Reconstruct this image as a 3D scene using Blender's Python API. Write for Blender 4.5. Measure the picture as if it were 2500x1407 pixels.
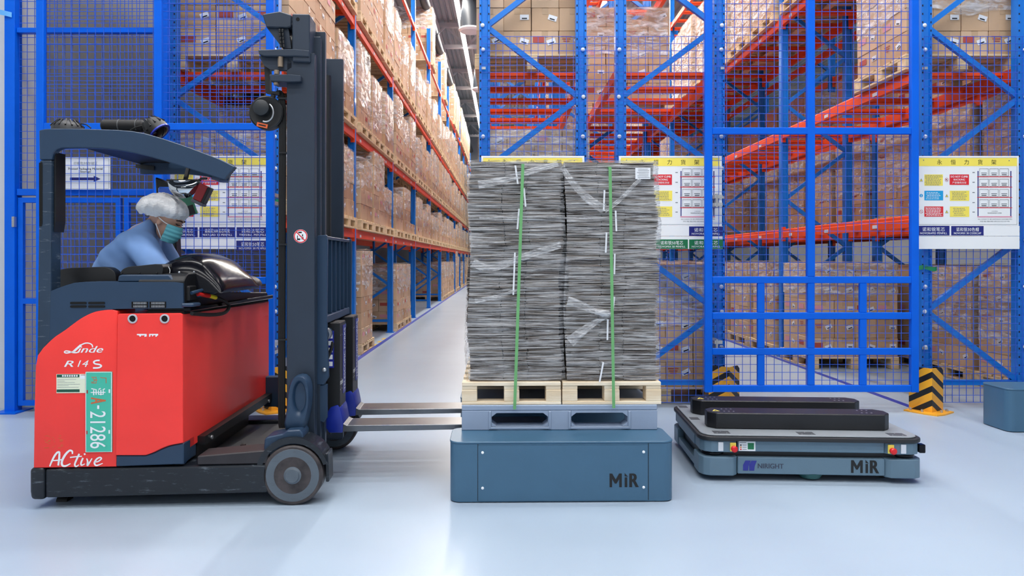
import bpy, bmesh, math, random
from mathutils import Vector, Matrix, noise
random.seed(7)
S = bpy.context.scene
COL = S.collection
for o in list(bpy.data.objects):
    bpy.data.objects.remove(o)
# ---------------------------------------------------------------- camera
CH, CF = 1.373, 1690.0          # eye height, focal length in pixels of a 2500 wide frame
CX, CY = 1233.0, 634.0          # where the aisle vanishes in the photograph
cam_d = bpy.data.cameras.new('camera'); cam = bpy.data.objects.new('camera', cam_d); COL.objects.link(cam)
cam_d.sensor_width = 36.0; cam_d.sensor_fit = 'HORIZONTAL'; cam_d.lens = CF/2500*36
cam_d.shift_x = (1250-CX)/2500; cam_d.shift_y = -(703.5-CY)/2500
cam.location = (0, 0, CH); cam.rotation_euler = (math.pi/2, 0, 0)
cam_d.clip_start = 0.05; cam_d.clip_end = 300
S.camera = cam
# ---------------------------------------------------------------- world, light, exposure
W = bpy.data.worlds.new('world'); S.world = W; W.use_nodes = True
W.node_tree.nodes['Background'].inputs[0].default_value = (0.88, 0.94, 1.0, 1)
W.node_tree.nodes['Background'].inputs[1].default_value = 0.95
def area_light(name, loc, sx, sy, power, col=(1, 0.985, 0.97), rot=(0, 0, 0)):
    d = bpy.data.lights.new(name, 'AREA'); d.shape = 'RECTANGLE'; d.size = sx; d.size_y = sy
    d.energy = power; d.color = col
    o = bpy.data.objects.new(name, d); o.location = loc; o.rotation_euler = rot; COL.objects.link(o)
    return o
# rows of ceiling luminaires: one row over each aisle, cross rows over the traffic lane in front of the racks
area_light('aisle_lamp_light', (-1.43, 25.0, 8.90), 0.30, 36.0, 2700, (1, 0.94, 0.86))
area_light('aisle_lamp_light', (2.95, 21.0, 8.90), 0.30, 28.0, 2100, (1, 0.94, 0.86))
for _y in (0.2, 3.0, 5.6):
    area_light('lane_lamp_light', (0.0, _y, 8.55), 11.0, 0.45, 560)
area_light('lane_lamp_light', (0.0, -3.2, 8.55), 11.0, 0.45, 560)
S.view_settings.view_transform = 'Standard'; S.view_settings.look = 'None'
S.view_settings.gamma = 1.0; S.view_settings.use_curve_mapping = False
S.view_settings.exposure = -0.66
S.cycles.max_bounces = 5; S.cycles.diffuse_bounces = 3; S.cycles.glossy_bounces = 3; S.cycles.transparent_max_bounces = 14
S.cycles.use_adaptive_sampling = True; S.cycles.adaptive_threshold = 0.1; S.cycles.adaptive_min_samples = 12; S.cycles.caustics_reflective = False; S.cycles.caustics_refractive = False
S.cycles.use_denoising = True
# ---------------------------------------------------------------- helpers
def lin(c):
    return tuple(((v/255)/12.92 if v/255 <= 0.04045 else ((v/255+0.055)/1.055)**2.4) for v in c)
def at(px, py, Y):
    return Vector(((px-CX)*Y/CF, Y, CH-(py-CY)*Y/CF))
def proj(p):
    return (CX+CF*p[0]/p[1], CY-CF*(p[2]-CH)/p[1])
def resample(a, n):
    if len(a) == n: return list(a)
    out = []
    for i in range(n):
        f = i/(n-1)*(len(a)-1); k = min(int(f), len(a)-2); out.append(a[k]+(a[k+1]-a[k])*(f-k))
    return out
MATS = {}
def mat(name, rgb, rough=0.5, metal=0.0, vary=0.0, scale=8.0, rgb2=None, bump=0.0, bscale=40.0, spec=0.5, coat=0.0, stretch=None):
    """procedural principled material; colour drifts between rgb and rgb2 by noise"""
    if name in MATS: return MATS[name]
    m = bpy.data.materials.new(name); m.use_nodes = True; MATS[name] = m
    nt = m.node_tree; b = nt.nodes['Principled BSDF']
    c = lin(rgb)
    b.inputs['Base Color'].default_value = (*c, 1); b.inputs['Roughness'].default_value = rough
    b.inputs['Metallic'].default_value = metal; b.inputs['Specular IOR Level'].default_value = spec
    b.inputs['Coat Weight'].default_value = coat
    if vary or rgb2 or bump:
        tc = nt.nodes.new('ShaderNodeTexCoord'); mp = nt.nodes.new('ShaderNodeMapping')
        nt.links.new(tc.outputs['Object'], mp.inputs[0])
        if stretch: mp.inputs['Scale'].default_value = stretch
    if vary or rgb2:
        n = nt.nodes.new('ShaderNodeTexNoise'); n.inputs['Scale'].default_value = scale; n.inputs['Detail'].default_value = 5
        nt.links.new(mp.outputs[0], n.inputs['Vector'])
        r = nt.nodes.new('ShaderNodeValToRGB'); nt.links.new(n.outputs['Fac'], r.inputs[0])
        c2 = lin(rgb2) if rgb2 else tuple(v*(1-vary) for v in c)
        r.color_ramp.elements[0].position = 0.35; r.color_ramp.elements[1].position = 0.65
        r.color_ramp.elements[0].color = (*c2, 1); r.color_ramp.elements[1].color = (*c, 1)
        nt.links.new(r.outputs[0], b.inputs['Base Color'])
    if bump:
        n2 = nt.nodes.new('ShaderNodeTexNoise'); n2.inputs['Scale'].default_value = bscale; n2.inputs['Detail'].default_value = 4
        nt.links.new(mp.outputs[0], n2.inputs['Vector'])
        bp = nt.nodes.new('ShaderNodeBump'); bp.inputs['Strength'].default_value = bump; bp.inputs['Distance'].default_value = 0.01
        nt.links.new(n2.outputs['Fac'], bp.inputs['Height']); nt.links.new(bp.outputs[0], b.inputs['Normal'])
    return m
class MB:
    """collects shapes in one bmesh; build() links it as one mesh object"""
    def __init__(s): s.bm = bmesh.new()
    def _new(s, vs, fs, mi=0):
        bv = [s.bm.verts.new(v) for v in vs]; out = []
        for f in fs:
            try:
                fc = s.bm.faces.new([bv[i] for i in f]); fc.material_index = mi; out.append(fc)
            except ValueError: pass
        return bv, out
    def _bev(s, faces, w, seg):
        es = {e for f in faces for e in f.edges}
        bmesh.ops.bevel(s.bm, geom=list(es), offset=w, segments=seg, affect='EDGES', profile=0.5, clamp_overlap=True)
    def box(s, a, b, mi=0, bev=0, seg=1, M=None):
        x0, y0, z0 = a; x1, y1, z1 = b
        vs = [(x0,y0,z0),(x1,y0,z0),(x1,y1,z0),(x0,y1,z0),(x0,y0,z1),(x1,y0,z1),(x1,y1,z1),(x0,y1,z1)]
        if M is not None: vs = [M @ Vector(v) for v in vs]
        _, f = s._new(vs, [(3,2,1,0),(4,5,6,7),(0,1,5,4),(1,2,6,5),(2,3,7,6),(3,0,4,7)], mi)
        if bev: s._bev(f, bev, seg)
        return s
    def prism(s, pa, pb, mi=0, bev=0, seg=1, smooth=False):
        """two matching closed rings of points -> solid"""
        n = len(pa); vs = list(pa)+list(pb)
        fs = [tuple(range(n)), tuple(range(2*n-1, n-1, -1))]
        fs += [(i, n+i, n+(i+1) % n, (i+1) % n) for i in range(n)]
        _, f = s._new(vs, fs, mi)
        bmesh.ops.recalc_face_normals(s.bm, faces=f)
        if bev: s._bev(f, bev, seg)
        return s
    def xz(s, poly, y0, y1, mi=0, bev=0, seg=1):
        return s.prism([(x, y0, z) for x, z in poly], [(x, y1, z) for x, z in poly], mi, bev, seg)
    def xy(s, poly, z0, z1, mi=0, bev=0, seg=1):
        return s.prism([(x, y, z0) for x, y in poly], [(x, y, z1) for x, y in poly], mi, bev, seg)
    def yz(s, poly, x0, x1, mi=0, bev=0, seg=1):
        return s.prism([(x0, y, z) for y, z in poly], [(x1, y, z) for y, z in poly], mi, bev, seg)
    def bar(s, p, q, w, h, mi=0, up=(0, 0, 1), bev=0):
        p, q, up = Vector(p), Vector(q), Vector(up); d = (q-p).normalized()
        sx = d.cross(up)
        if sx.length < 1e-6: sx = d.cross(Vector((0, 1, 0)))
        sx.normalize(); sz = sx.cross(d).normalized()
        ra = [p+sx*a*w/2+sz*b*h/2 for a, b in ((-1,-1),(1,-1),(1,1),(-1,1))]
        return s.prism(ra, [v+(q-p) for v in ra], mi, bev)
    def tube(s, pts, r, n=8, mi=0, cap=True, smooth=True):
        pts = [Vector(p) for p in pts]; rings = []
        rr = resample(r, len(pts)) if isinstance(r, (list, tuple)) else [r]*len(pts)
        prev = None
        for i, p in enumerate(pts):
            d = (pts[min(i+1, len(pts)-1)]-pts[max(i-1, 0)]).normalized()
            if prev is None:
                a = d.cross(Vector((0, 0, 1)))
                if a.length < 1e-4: a = d.cross(Vector((0, 1, 0)))
                a.normalize()
            else:
                a = prev - d*prev.dot(d); a.normalize()
            prev = a; b = d.cross(a)
            rings.append([p+(a*math.cos(2*math.pi*k/n)+b*math.sin(2*math.pi*k/n))*rr[i] for k in range(n)])
        return s.loft(rings, mi, cap, smooth)
    def loft(s, rings, mi=0, cap=True, smooth=True, closed=True):
        n = len(rings[0]); vs = [v for r in rings for v in r]; fs = []
        for i in range(len(rings)-1):
            for k in range(n if closed else n-1):
                fs.append((i*n+k, i*n+(k+1) % n, (i+1)*n+(k+1) % n, (i+1)*n+k))
        if cap and closed:
            fs.append(tuple(reversed(range(n)))); fs.append(tuple(range((len(rings)-1)*n, len(rings)*n)))
        _, f = s._new(vs, fs, mi)
        bmesh.ops.recalc_face_normals(s.bm, faces=f)
        for q in f:
            if len(q.verts) <= 4: q.smooth = smooth
        return s
    def cyl(s, c, ax, r, h, n=20, mi=0, bev=0, r2=None):
        """cylinder from c along ax (unit) for h"""
        c = Vector(c); ax = Vector(ax).normalized()
        a = ax.cross(Vector((0, 0, 1)))
        if a.length < 1e-4: a = Vector((1, 0, 0))
        a.normalize(); b = ax.cross(a); r2 = r if r2 is None else r2
        def ring(t, rad): return [c+ax*t+(a*math.cos(2*math.pi*k/n)+b*math.sin(2*math.pi*k/n))*rad for k in range(n)]
        if bev: return s.loft([ring(0, r-bev), ring(bev, r), ring(h-bev, r2), ring(h, r2-bev)], mi)
        return s.loft([ring(0, r), ring(h, r2)], mi)
    def lathe(s, c, ax, prof, n=24, mi=0, cap=True):
        c = Vector(c); ax = Vector(ax).normalized()
        a = ax.cross(Vector((0, 0, 1)))
        if a.length < 1e-4: a = Vector((1, 0, 0))
        a.normalize(); b = ax.cross(a)
        return s.loft([[c+ax*t+(a*math.cos(2*math.pi*k/n)+b*math.sin(2*math.pi*k/n))*max(r, 1e-4) for k in range(n)] for t, r in prof], mi, cap)
    def ell(s, c, r, n=16, m=10, mi=0, M=None):
        rings = []
        for i in range(m+1):
            t = math.pi*(0.001+0.998*i/m)
            rings.append([Vector((r[0]*math.sin(t)*math.cos(2*math.pi*k/n), r[1]*math.sin(t)*math.sin(2*math.pi*k/n), r[2]*math.cos(t))) for k in range(n)])
        M = M or Matrix.Identity(4); c = Vector(c)
        return s.loft([[c+(M @ v) for v in rg] for rg in rings], mi)
    def grid(s, fn, nu, nv, mi=0, smooth=True):
        """open sheet from fn(u, v)"""
        vs = [fn(i/nu, j/nv) for j in range(nv+1) for i in range(nu+1)]
        fs = [(j*(nu+1)+i, j*(nu+1)+i+1, (j+1)*(nu+1)+i+1, (j+1)*(nu+1)+i) for j in range(nv) for i in range(nu)]
        _, f = s._new(vs, fs, mi)
        for q in f: q.smooth = smooth
        return s
    def quad(s, a, b, c, d, mi=0):
        s._new([a, b, c, d], [(0, 1, 2, 3)], mi); return s
    def mesh(s, name, mats, angle=35):
        me = bpy.data.meshes.new(name); s.bm.to_mesh(me); s.bm.free()
        for m in (mats if isinstance(mats, (list, tuple)) else [mats]): me.materials.append(m)
        if any(p.use_smooth for p in me.polygons): me.set_sharp_from_angle(angle=math.radians(angle))
        return me
    def build(s, name, mats, parent=None, loc=None, rot=None, angle=35, smooth=False):
        me = s.mesh(name, mats, angle)
        if smooth:
            for p in me.polygons: p.use_smooth = True
            me.set_sharp_from_angle(angle=math.radians(angle))
        return link(name, me, parent, loc, rot)
def link(name, me, parent=None, loc=None, rot=None):
    o = bpy.data.objects.new(name, me); COL.objects.link(o)
    if parent is not None: o.parent = parent
    if loc is not None: o.location = loc
    if rot is not None: o.rotation_euler = rot
    return o
def tag(o, label, cat, group=None, kind=None):
    n = len(label.split())
    if not 4 <= n <= 16: print('LABEL LENGTH', n, label)
    o['label'] = label; o['category'] = cat
    if group: o['group'] = group
    if kind: o['kind'] = kind
    return o
def empty(name, loc=(0, 0, 0), rz=0.0):
    o = bpy.data.objects.new(name, None); COL.objects.link(o); o.location = loc; o.rotation_euler = (0, 0, rz)
    o.empty_display_size = 0.1
    return o
def thing(name, label, cat, loc=(0, 0, 0), rz=0.0, group=None):
    return tag(empty(name, loc, rz), label, cat, group)
def struct(o):
    o['kind'] = 'structure'; return o
def copy_tree(o, parent=None):
    c = o.copy(); COL.objects.link(c)
    if parent is not None: c.parent = parent
    for ch in list(o.children): copy_tree(ch, c)
    return c
_TC = bpy.data.curves.new('lettering_curve', 'FONT'); _TO = bpy.data.objects.new('lettering_curve', _TC); 
_tcache = {}
def text_mesh(body, shear=0.0, bold=0.0, spacing=1.0):
    key = (body, shear, spacing)
    if key not in _tcache:
        _TC.body = body; _TC.shear = shear; _TC.space_character = spacing; _TC.resolution_u = 3
        me = bpy.data.meshes.new_from_object(_TO)
        _tcache[key] = ([v.co.copy() for v in me.vertices], [tuple(p.vertices) for p in me.polygons])
        bpy.data.meshes.remove(me)
    return _tcache[key]
def put_text(mb, body, o, ux, uz, w=None, h=None, mi=0, shear=0.0, bold=0.0, spacing=1.0, center=True):
    """lay flat lettering into mb: o centre (or lower left), ux/uz unit axes, fitted to width w and/or height h"""
    vs, fs = text_mesh(body, shear, bold, spacing)
    if not vs: return
    x0, x1 = min(v.x for v in vs), max(v.x for v in vs); y0, y1 = min(v.y for v in vs), max(v.y for v in vs)
    sx = w/(x1-x0) if w else h/(y1-y0); sy = h/(y1-y0) if h else sx
    if h and not w: sx = sy
    ox, oy = ((x0+x1)/2, (y0+y1)/2) if center else (x0, y0)
    o, ux, uz = Vector(o), Vector(ux), Vector(uz); nn = ux.cross(uz)*1.5e-4
    for k in ((0,) if not bold else (-1, 0, 1)):          # heavier letters: the same outline struck three times
        mb._new([o+nn*(k+1)+ux*((v.x-ox)*sx+k*bold*sy*0.7)+uz*(v.y-oy)*sy for v in vs], fs, mi)
def rect(mb, c, ux, uz, w, h, mi=0):
    c, ux, uz = Vector(c), Vector(ux), Vector(uz)
    mb.quad(c-ux*w/2-uz*h/2, c+ux*w/2-uz*h/2, c+ux*w/2+uz*h/2, c-ux*w/2+uz*h/2, mi)
def stroke(mb, pts, w, o, ux, uz, mi=0):
    """flat brush stroke of width w (number or list) through 2-D points"""
    o, ux, uz = Vector(o), Vector(ux), Vector(uz); P = [Vector((p[0], p[1])) for p in pts]
    ws = resample(w, len(P)) if isinstance(w, (list, tuple)) else [w]*len(P); L, R = [], []
    for i, p in enumerate(P):
        d = (P[min(i+1, len(P)-1)]-P[max(i-1, 0)]); d.normalize(); nrm = Vector((-d.y, d.x))
        L.append(p+nrm*ws[i]/2); R.append(p-nrm*ws[i]/2)
    vs = [o+ux*q.x+uz*q.y for q in L]+[o+ux*q.x+uz*q.y for q in R]; n = len(P)
    mb._new(vs, [(i, i+1, n+i+1, n+i) for i in range(n-1)], mi)
def curve_pts(pts, sub=5):
    """Catmull-Rom through 2-D/3-D points"""
    P = [Vector(p) for p in pts]; out = []
    for i in range(len(P)-1):
        a, b, c, d = P[max(i-1, 0)], P[i], P[i+1], P[min(i+2, len(P)-1)]
        for k in range(sub):
            t = k/sub
            out.append(0.5*((2*b)+(c-a)*t+(2*a-5*b+4*c-d)*t*t+(3*b-a-3*c+d)*t**3))
    out.append(P[-1]); return out
def ordinal(n):
    return ['first','second','third','fourth','fifth','sixth','seventh','eighth','ninth','tenth','eleventh','twelfth'][n]
# ---------------------------------------------------------------- shared materials
BLUE = mat('rack_blue_paint', (24, 120, 216), 0.28, vary=0.10, scale=3, spec=0.4, coat=0.1)
GATEBLUE = mat('gate_blue_paint', (0, 98, 222), 0.36, vary=0.08, scale=3, spec=0.22)
WIREBLUE = mat('wire_blue_paint', (40, 92, 206), 0.4)
ORANGE = mat('beam_orange_paint', (250, 86, 40), 0.4, vary=0.12, scale=2, spec=0.25)
STEEL = mat('galvanised_steel', (190, 192, 196), 0.35, 0.8)
WHITEP = mat('white_print', (240, 242, 244), 0.45)
BLACKP = mat('black_print', (18, 18, 20), 0.5)
DARKP = mat('dark_blue_print', (28, 32, 120), 0.4)
REDP = mat('red_print', (224, 36, 50), 0.4)
YELP = mat('yellow_print', (250, 230, 96), 0.45)
GREENP = mat('green_print', (14, 116, 72), 0.45)
CYANP = mat('cyan_print', (20, 160, 220), 0.45)
GREYP = mat('grey_print', (120, 126, 132), 0.5)
PINKP = mat('pink_print', (226, 160, 178), 0.55)
# ================================================================ setting: floor, walls, roof
def floor_material():
    m = bpy.data.materials.new('epoxy_floor'); m.use_nodes = True; nt = m.node_tree; b = nt.nodes['Principled BSDF']
    tc = nt.nodes.new('ShaderNodeTexCoord')
    n1 = nt.nodes.new('ShaderNodeTexNoise'); n1.inputs['Scale'].default_value = 0.7; n1.inputs['Detail'].default_value = 6
    n2 = nt.nodes.new('ShaderNodeTexNoise'); n2.inputs['Scale'].default_value = 6; n2.inputs['Detail'].default_value = 6
    mp = nt.nodes.new('ShaderNodeMapping'); mp.inputs['Scale'].default_value = (0.5, 0.7, 1)
    nt.links.new(tc.outputs['Object'], n1.inputs['Vector']); nt.links.new(tc.outputs['Object'], mp.inputs[0]); nt.links.new(mp.outputs[0], n2.inputs['Vector'])
    r = nt.nodes.new('ShaderNodeValToRGB'); r.color_ramp.elements[0].color = (*lin((158, 174, 192)), 1); r.color_ramp.elements[1].color = (*lin((166, 183, 200)), 1)
    r.color_ramp.elements[0].position = 0.3; r.color_ramp.elements[1].position = 0.7
    nt.links.new(n1.outputs['Fac'], r.inputs[0]); nt.links.new(r.outputs[0], b.inputs['Base Color'])
    rr = nt.nodes.new('ShaderNodeMapRange'); rr.inputs[3].default_value = 0.30; rr.inputs[4].default_value = 0.36
    nt.links.new(n2.outputs['Fac'], rr.inputs[0]); nt.links.new(rr.outputs[0], b.inputs['Roughness'])
    b.inputs['Specular IOR Level'].default_value = 0.35
    bp = nt.nodes.new('ShaderNodeBump'); bp.inputs['Strength'].default_value = 0.015; bp.inputs['Distance'].default_value = 0.004
    n3 = nt.nodes.new('ShaderNodeTexNoise'); n3.inputs['Scale'].default_value = 9
    nt.links.new(tc.outputs['Object'], n3.inputs['Vector'])
    nt.links.new(n3.outputs['Fac'], bp.inputs['Height']); nt.links.new(bp.outputs[0], b.inputs['Normal'])
    return m
WALLP = mat('painted_wall', (206, 210, 216), 0.7, vary=0.05, scale=1.5)
WALLG = mat('grey_panel_wall', (146, 150, 156), 0.6, vary=0.06, scale=1.2)
struct(MB().box((-14, -8, -0.2), (16, 50, 0)).build('floor', floor_material()))
struct(MB().box((-4.75, 6.62, 0), (-4.6, 50, 10)).build('wall_left', WALLG))
struct(MB().box((-14, 6.45, 0), (-4.52, 6.62, 10)).box((-4.75, 6.40, 0), (-4.50, 6.75, 10)).build('wall_front_left', WALLP))
struct(MB().box((-14, 47.8, 0), (16, 48.0, 10)).build('wall_end', WALLP))
struct(MB().box((15.8, -8, 0), (16, 48, 10)).build('wall_right', WALLP))
tr = MB()
tr.box((-4.6, 47.7, 3.9), (16, 47.8, 4.25)); tr.box((-4.6, 47.6, 6.9), (16, 47.8, 7.05))
struct(tr.build('trim_1', mat('wall_band_grey', (150, 156, 164), 0.6)))
# painted safety lines along the rack runs
LINEB = mat('floor_line_blue', (38, 58, 168), 0.4, vary=0.15, scale=12)
for k, (x0, y0, y1) in enumerate(((-2.03, 6.3, 42.5), (3.78, 6.1, 42.5), (2.17, 6.7, 42.5))):
    struct(MB().box((x0-0.035, y0, 0), (x0+0.035, y1, 0.0015)).build('trim_%d' % (k+2), LINEB))
LINEY = mat('floor_line_yellow', (224, 186, 70), 0.5, vary=0.35, scale=30)
fl = MB()
for k in range(5):
    fl.box((-2.13, 10.2+k*0.42, 0), (-2.07, 10.4+k*0.42, 0.0012)); fl.box((-2.42, 10.2+k*0.42, 0), (-2.36, 10.4+k*0.42, 0.0012))
struct(fl.build('trim_5', LINEY))
# roof: ribbed deck, white trusses, purlins
ROOFM = mat('roof_deck', (196, 200, 204), 0.6, vary=0.1)
rf = MB(); n = 150; prof = []
for i in range(n):
    x = -14+30*i/n
    prof += [(x, 10.0), (x+0.10, 10.0), (x+0.13, 10.06), (x+0.17, 10.06)]
rf.grid(lambda u, v: Vector((prof[min(int(round(u*(len(prof)-1))), len(prof)-1)][0], -8+56*v, prof[min(int(round(u*(len(prof)-1))), len(prof)-1)][1])), len(prof)-1, 1, smooth=False)
rf.box((-14, -8, 10.1), (16, 48, 10.2))
struct(rf.build('ceiling', ROOFM))
TRUSS = mat('white_steel', (214, 216, 218), 0.5)
tn = 6
for y in (13.0, 19.0, 25.0, 31.0, 37.0, 43.0):
    t = MB(); t.box((-4.6, y-0.09, 9.75), (15.8, y+0.09, 9.9)); t.box((-4.6, y-0.07, 9.0), (15.8, y+0.07, 9.12))
    x = -4.4; k = 0
    while x < 8:
        t.bar((x, y, 9.06), (x+0.75, y, 9.8), 0.07, 0.07); t.bar((x+0.75, y, 9.8), (x+1.5, y, 9.06), 0.07, 0.07); x += 1.5
    struct(t.build('trim_%d' % tn, TRUSS)); tn += 1
pl = MB()
for x in (-3.6, -2.4, -0.9, 0.6, 2.1, 3.6, 5.1):
    pl.box((x-0.05, 8, 9.55), (x+0.05, 48, 9.72))
struct(pl.build('trim_%d' % tn, TRUSS)); tn += 1
# columns that carry the roof beyond the end of the racks
cb = MB()
for x in (-4.3, 1.0): cb.box((x-0.15, 45.0, 0), (x+0.15, 45.3, 10))
struct(cb.build('trim_%d' % tn, TRUSS))
# ---------------------------------------------------------------- luminaires and ducts under the roof
LAMP = bpy.data.materials.new('led_diffuser'); LAMP.use_nodes = True
_b = LAMP.node_tree.nodes['Principled BSDF']; _b.inputs['Emission Color'].default_value = (1, 0.99, 0.97, 1); _b.inputs['Emission Strength'].default_value = 14
_b.inputs['Base Color'].default_value = (0.9, 0.9, 0.9, 1)
HOUS = mat('lamp_housing', (226, 228, 230), 0.4)
def strip_lamp(a, b, label):
    t = thing('strip_lamp', label, 'lamp', ((a[0]+b[0])/2, (a[1]+b[1])/2, a[2]))
    c = Vector(((a[0]+b[0])/2, (a[1]+b[1])/2, a[2])); A = Vector(a)-c; B = Vector(b)-c
    MB().bar(A+Vector((0, 0, 0.05)), B+Vector((0, 0, 0.05)), 0.16, 0.06).build('housing', HOUS, t)
    MB().bar(A, B, 0.12, 0.035).build('diffuser', LAMP, t)
    d = B-A
    for k in (0.05, 0.35, 0.65, 0.95):
        p = A+d*k; MB().bar(p+Vector((0, 0, 0.08)), p+Vector((0, 0, 10.0-a[2]-0.02)), 0.012, 0.012).build('hanger', STEEL, t)
strip_lamp((-1.43, 8.5, 9.0), (-1.43, 43.0, 9.0), 'long glaring white strip lamp hanging over the left aisle')
strip_lamp((2.95, 8.5, 9.0), (2.95, 35.0, 9.0), 'long white strip lamp hanging over the gated right aisle')
for y, w in ((-3.2, 'farthest behind the camera'), (0.2, 'straight above the camera'), (3.0, 'above the lift truck'), (5.6, 'nearest the racks')):
    strip_lamp((-5.5, y, 8.65), (5.5, y, 8.65), 'white strip lamp across the lane, %s' % w)
DUCT = mat('dark_duct', (52, 58, 66), 0.45)
d = MB(); d.tube([(-2.25, 12, 8.6), (-2.25, 46, 8.6)], 0.13, 14)
for y in range(14, 46, 4): d.tube([(-2.25, y, 8.6), (-2.25, y+0.12, 8.6)], 0.15, 14)
tag(d.build('air_duct', DUCT), 'dark round duct running under the roof above the left aisle', 'duct')
for k, (x, y) in enumerate(((-1.0, 20.0), (-0.95, 27.0), (-0.9, 35.0))):
    t = thing('bay_lamp', ('nearest', 'middle', 'farthest')[k]+' dark drum lamp under the roof beside the strip lamp', 'lamp', (x, y, 8.0), 0, 'drum lamps under the roof')
    MB().lathe((0, 0, 0), (0, 0, 1), ((0, 0.30), (0.25, 0.30), (0.9, 0.22), (1.5, 0.12), (1.98, 0.05)), 20).build('drum', DUCT, t)
    MB().lathe((0, 0, -0.05), (0, 0, 1), ((0, 0.28), (0.05, 0.34), (0.09, 0.34)), 20).build('rim', HOUS, t)
# ================================================================ pallet racks
Y0, BAY = 6.45, 3.27
LEV = [0.0, 1.80, 3.19, 4.78, 6.92]           # tops of the beam pairs (0 = floor)
UPM = bpy.data.meshes.new('tmp')
def upright_mesh(h, sgn):
    w, d = 0.05, 0.09
    pr = [(-w, 0), (-0.03, 0), (-0.024, 0.014), (0.024, 0.014), (0.03, 0), (w, 0), (w, d), (-w, d)]
    b = MB(); b.xy(pr, 0.012, h)
    b.box((-0.075, -0.02, 0), (0.075, d+0.02, 0.012))
    return b.mesh('upright', BLUE)
bpy.data.meshes.remove(UPM)
UP = upright_mesh(7.9, 1)
def holes_mesh():
    b = MB(); z = 0.3
    while z < 4.6:
        for x in (-0.0385, 0.0385): b.box((x-0.006, -0.0012, z), (x+0.006, 0.0008, z+0.018))
        z += 0.078
    return b.mesh('punched_holes', mat('hole_dark', (12, 24, 60), 0.8))
HOLES = holes_mesh()
def beam_mesh(L):
    # stepped box beam seen from the aisle, drop-in ledge inside, hooked end plates
    b = MB(); pr = [(-0.025, -0.12), (0.025, -0.12), (0.025, -0.045), (0.016, -0.04), (0.016, -0.012), (0.012, 0), (-0.025, 0)]
    b.prism([(x, 0.05, z) for x, z in pr], [(x, L-0.05, z) for x, z in pr])
    for y in (0.045, L-0.053): b.box((-0.028, y, -0.17), (0.032, y+0.008, 0.03))
    return b.mesh('beam', ORANGE)
BEAM = beam_mesh(BAY)
def bar_mesh(L):
    b = MB(); b.xz([(0, -0.035), (L, -0.035), (L, 0), (0, 0)], -0.05, 0.05); b.box((0.02, -0.035, -0.055), (L-0.02, 0.035, -0.035))
    return b.mesh('support_bar', ORANGE)
BOLT = MB().lathe((0, 0, 0), (0, -1, 0), ((0, 0.019), (0.004, 0.019), (0.009, 0.014), (0.011, 0.006)), 10).mesh('bolt', mat('bolt_white', (224, 228, 232), 0.35))
PLATE = MB().box((-0.003, -0.045, -0.018), (0.003, 0.045, 0.018)).mesh('beam_label', mat('label_white', (214, 216, 220), 0.5))
RACK = {}
BRACE = {}
def rack(key, xl, xr, nb, label, flip, bars, levels=(1, 2, 3, 4), back_brace=99):
    r = thing('pallet_rack', label, 'rack', (xl, Y0, 0)); D = xr-xl
    RACK[key] = (xl, xr, nb)
    if ('sup', round(D, 3)) not in BRACE: BRACE[('sup', round(D, 3))] = bar_mesh(D-0.09)
    for f in range(nb+1):
        y = f*BAY
        for x in (0.05, D-0.05):
            u = link('upright', UP, r, (x, y, 0))
            if f == 0: h = link('punched_holes', HOLES, u); h['kind'] = 'stuff'
        if f <= back_brace:
            zs = [0.222+0.667*k for k in range(11)]
            side = lambda k: (D-0.09 if (k % 2 == 0) != flip else 0.09)
            link_brace(r, (0.09, y+0.045, 0.222), (D-0.09, y+0.045, 0.222))
            for k in range(10):
                link_brace(r, (side(k), y+0.045, zs[k]+0.02), (side(k+1), y+0.045, zs[k+1]-0.02))
        if f == 0:
            for x in (0.035, D-0.035):
                for z in (0.56, 1.12, 2.52, 3.33): link('bolt', BOLT, r, (x, y, z))
            for k in range(6): link('bolt', BOLT, r, (0.03 if side(k) < D/2 else D-0.03, y, zs[k]))
    for f in range(nb):
        for lv in levels:
            for sx, x in ((-1, 0.03), (1, D-0.03)):
                b = link('beam', BEAM, r, (x, f*BAY+0.045, LEV[lv]))
                if sx < 0: b.rotation_euler = (0, 0, math.pi); b.location = (x, (f+1)*BAY+0.045, LEV[lv])
                if f < 3:
                    for yy in (0.35, 1.4, 2.5):
                        p = link('beam_label', PLATE, b, (0.0285, yy, -0.085))
            if f < bars:
                for k in range(6):
                    link('support_bar', BRACE[('sup', round(D, 3))], r, (0.045, f*BAY+0.30+k*0.545, LEV[lv]-0.001))
    return r
def link_brace(r, p, q):
    p, q = Vector(p), Vector(q); key = (round(q.x-p.x, 3), round(q.z-p.z, 3))
    if key not in BRACE:
        b = MB(); d = q-p
        # open channel: web and two flanges
        n = Vector((-d.z, 0, d.x)).normalized()*0.024
        for o0, o1, t in ((-1, 1, 0), (-1, -0.85, 1), (0.85, 1, 1)):
            dy0, dy1 = (-0.022, -0.016) if not t else (-0.016, 0.016)
            b.prism([n*o0+Vector((0, dy0, 0)), n*o1+Vector((0, dy0, 0)), n*o1+Vector((0, dy1, 0)), n*o0+Vector((0, dy1, 0))],
                    [d+n*o0+Vector((0, dy0, 0)), d+n*o1+Vector((0, dy0, 0)), d+n*o1+Vector((0, dy1, 0)), d+n*o0+Vector((0, dy1, 0))])
        BRACE[key] = b.mesh('brace', BLUE)
    link('brace', BRACE[key], r, p)
rack('left', -3.17, -2.11, 11, 'blue and orange pallet rack run along the left side of the open aisle', True, 1)
rack('middle', -0.24, 0.76, 4, 'blue and orange pallet rack end on the right of the open aisle', False, 1, (1, 2, 3), 3)
rack('inner', 1.03, 2.05, 8, 'blue and orange pallet rack end left of the mesh gate', True, 3, (1, 2, 3, 4), 3)
rack('right', 3.88, 4.88, 8, 'blue and orange pallet rack run right of the mesh gate', False, 5)
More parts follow.
